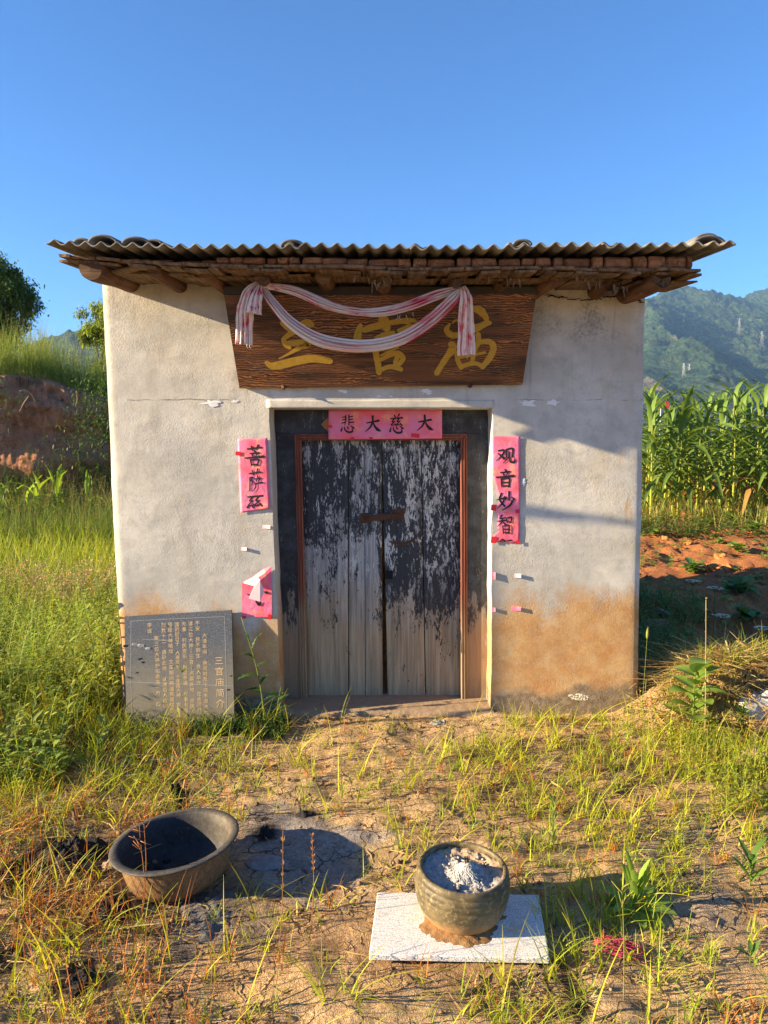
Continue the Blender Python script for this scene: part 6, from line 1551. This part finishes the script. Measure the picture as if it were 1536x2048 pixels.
# seed stalks
def stalk(px0, py0, px1, py1, Y, colr, head, lab, name='grass_stalk', r=.0018):
    a = P(px0, py0, Y); b = P(px1, py1, Y); a[2] = float(gh(a[0], a[1])); t = thing(name, lab, 'grass stalk', tuple(a))
    S = Soup(); pts = cat_rom([a, (a + b) / 2 + [.006, .01, 0], b], 14); V, F = tube(pts, np.linspace(r, r * .6, 14), 6); S.add(V, F, colr); mk('stem', S, MT['grass'], t)
    S = Soup(); d = b - pts[-3]; d /= np.linalg.norm(d)
    if head == 'foxtail':
        pt = cat_rom([b, b + d * .03, b + d * .065], 10); V, F = tube(pt, .007 * np.sin(np.linspace(.25, 3.0, 10)) + .0005, 8); S.add(V, F, (.36, .40, .09))
        for k in range(160):
            s_ = random.random(); c = b + d * .065 * s_; q = np.random.default_rng(k).normal(0, 1, 3); q /= np.linalg.norm(q); V, F, K = leaves(np.array([c]), np.array([q + d]), np.array([.014]), np.array([.0012]), np.zeros(1), np.array([[.42, .42, .14]])); S.add(V, F, K)
    elif head == 'spray':
        for k in range(9):
            q = np.array((random.uniform(-1, 1), random.uniform(-.6, .6), random.uniform(-.2, 1.2))); q /= np.linalg.norm(q); s_ = b + d * random.uniform(-.03, .05)
            V, F = tube([s_, s_ + q * .018, s_ + q * .04 + [0, 0, .003]], [.0016, .0014, .0008], 5); S.add(V, F, np.array(colr) * 1.1)
    elif head == 'fingers':
        for k in range(5):
            an = -1.1 + .55 * k; e = np.array((math.sin(an), .3 * math.cos(k * 2), math.cos(an))); V, F = tube(cat_rom([b, b + e * .035 + [0, 0, .008], b + e * .07 + [0, 0, -.004]], 7), .0018, 5); S.add(V, F, np.array(colr))
    else:
        for k in range(46):
            s_ = pts[-1 - (k % 6)] * 1.0; q = np.array((random.uniform(-1, 1), random.uniform(-1, 1), 1.6)); V, F, K = leaves(np.array([s_]), np.array([q]), np.array([.016]), np.array([.003]), np.zeros(1), np.array([colr])); S.add(V, F, K)
    mk('seed_head', S, MT['grass'], t, kind='stuff')
stalk(1283, 1400, 1294, 1278, -.15, (.22, .27, .05), 'foxtail', 'foxtail grass stalk with yellow-green bristly head at the right house corner')
stalk(1412, 1440, 1412, 1200, -.42, (.46, .36, .17), 'spike', 'tall pale dry grass stalk in front of the straw heap', r=.003)
stalk(363, 1445, 365, 1345, -.35, (.25, .27, .05), 'fingers', 'single grass stalk with finger-like seed head in front of the stone tablet')
stalk(283, 1820, 282, 1690, G(283, 1830)[1], (.42, .20, .07), 'spray', 'reddish dried sedge head rising before the metal basin')
stalk(285, 1810, 288, 1648, G(283, 1830)[1] + .01, (.42, .20, .07), 'spray', 'reddish dried sedge head, upper twin above the basin mouth')
stalk(622, 1840, 624, 1675, G(615, 1860)[1], (.44, .22, .08), 'spike', 'orange brown grass stalk between basin and granite slab', r=.0015)
stalk(552, 1960, 566, 1660, G(575, 1975)[1], (.42, .25, .10), 'spike', 'long thin tan grass stalk left of the granite slab', r=.0012)
stalk(1248, 1985, 1245, 1800, G(1250, 2000)[1], (.30, .30, .07), 'spray', 'sedge stalk with tan head over the rosette weed')
stalk(8, 1620, 30, 1560, -.9, (.45, .38, .2), 'spike', 'dry hay stalk over the mown straw at the left edge')
# reddish dry stems on the lower left
S = Soup(); b = scatter(330, -1.75, -.55, -2.5, -1.1, lambda x, y: .8 * sstep(-.4, -.9, x) * clear(x, y)); n = len(b); idx = np.repeat(np.arange(n), 4); N = len(idx); b = b[idx] + np.c_[rng.normal(0, .012, (N, 2)), np.zeros(N)]
V, F, K = blades(b, rng.uniform(0, 6.28, N), rng.uniform(.05, .2, N), rng.uniform(.0018, .0035, N), rng.uniform(0, .35, N), rng.uniform(0, .4, N), vary(ORNG, N, .35), 4); S.add(V, F, K); mk('dry_grass', S, MT['dry'], kind='stuff')

# ------------------------------------------------------------------ pylons, red board
def pylon(px, py, Y, H, lab):
    b = P(px, py, Y); t = thing('power_pylon', lab, 'pylon', tuple(b), 'power pylons on the mountain slope'); S = Soup(); w0, w1 = H * .12, H * .025; r = .09
    for sx in (-1, 1):
        for sy in (-1, 1): S.add(*tube([b + [sx * w0, sy * w0, -8], b + [sx * w1, sy * w1, H]], r, 4))
    for k in range(5):
        a = k / 5; c = (k + 1) / 5; wa = w0 + (w1 - w0) * a; wc = w0 + (w1 - w0) * c
        S.add(*tube([b + [-wa, -wa, H * a], b + [wc, -wc, H * c]], r * .7, 4)); S.add(*tube([b + [wa, -wa, H * a], b + [-wc, -wc, H * c]], r * .7, 4))
    mk('lattice_tower', S, MT['pylon'], t)
    for z in (.68, .82, .96):
        S = Soup(); S.add(*tube([b + [-H * .17, 0, H * z], b + [0, 0, H * z + 1], b + [H * .17, 0, H * z]], r * .9, 4)); mk('crossarm', S, MT['pylon'], t)
pylon(1367, 752, 950, 17, 'left white power pylon of the close pair on the lower slope')
pylon(1378, 752, 960, 16, 'right white power pylon of the close pair on the lower slope')
pylon(1478, 662, 1300, 22, 'lone power pylon high on the middle of the mountain slope')
pylon(1523, 692, 1200, 24, 'power pylon near the right picture edge on the mountain slope')
bq = P(1330, 815, 60); t = thing('red_banner', 'small red sign on posts peeking over the maize tops', 'sign', tuple(bq))
S = Soup(); S.add(*box(bq + [0, 0, .2], (.75, .08, .55))); mk('panel', S, MT['redsign'], t, False)
S = Soup()
for sx in (-.35, .35): S.add(*tube([(bq[0] + sx, bq[1] + .06, 0.8), bq + [sx, .06, .4]], .04, 6))
mk('post', S, MT['pylon'], t)

# ------------------------------------------------------------------ haze
hz = NB('haze_air'); hz.t.nodes.remove(hz.b); pv = hz.t.nodes.new('ShaderNodeVolumePrincipled'); pv.inputs['Color'].default_value = (.30, .56, 1, 1); pv.inputs['Density'].default_value = .00015; pv.inputs['Anisotropy'].default_value = .0
hz.L(pv.outputs[0], hz.o.inputs['Volume'])
S = Soup(); S.add(*box((800, 1150, 185), (3700, 3600, 560))); ho = mk('haze', S, hz.m, None, False, kind='stuff')
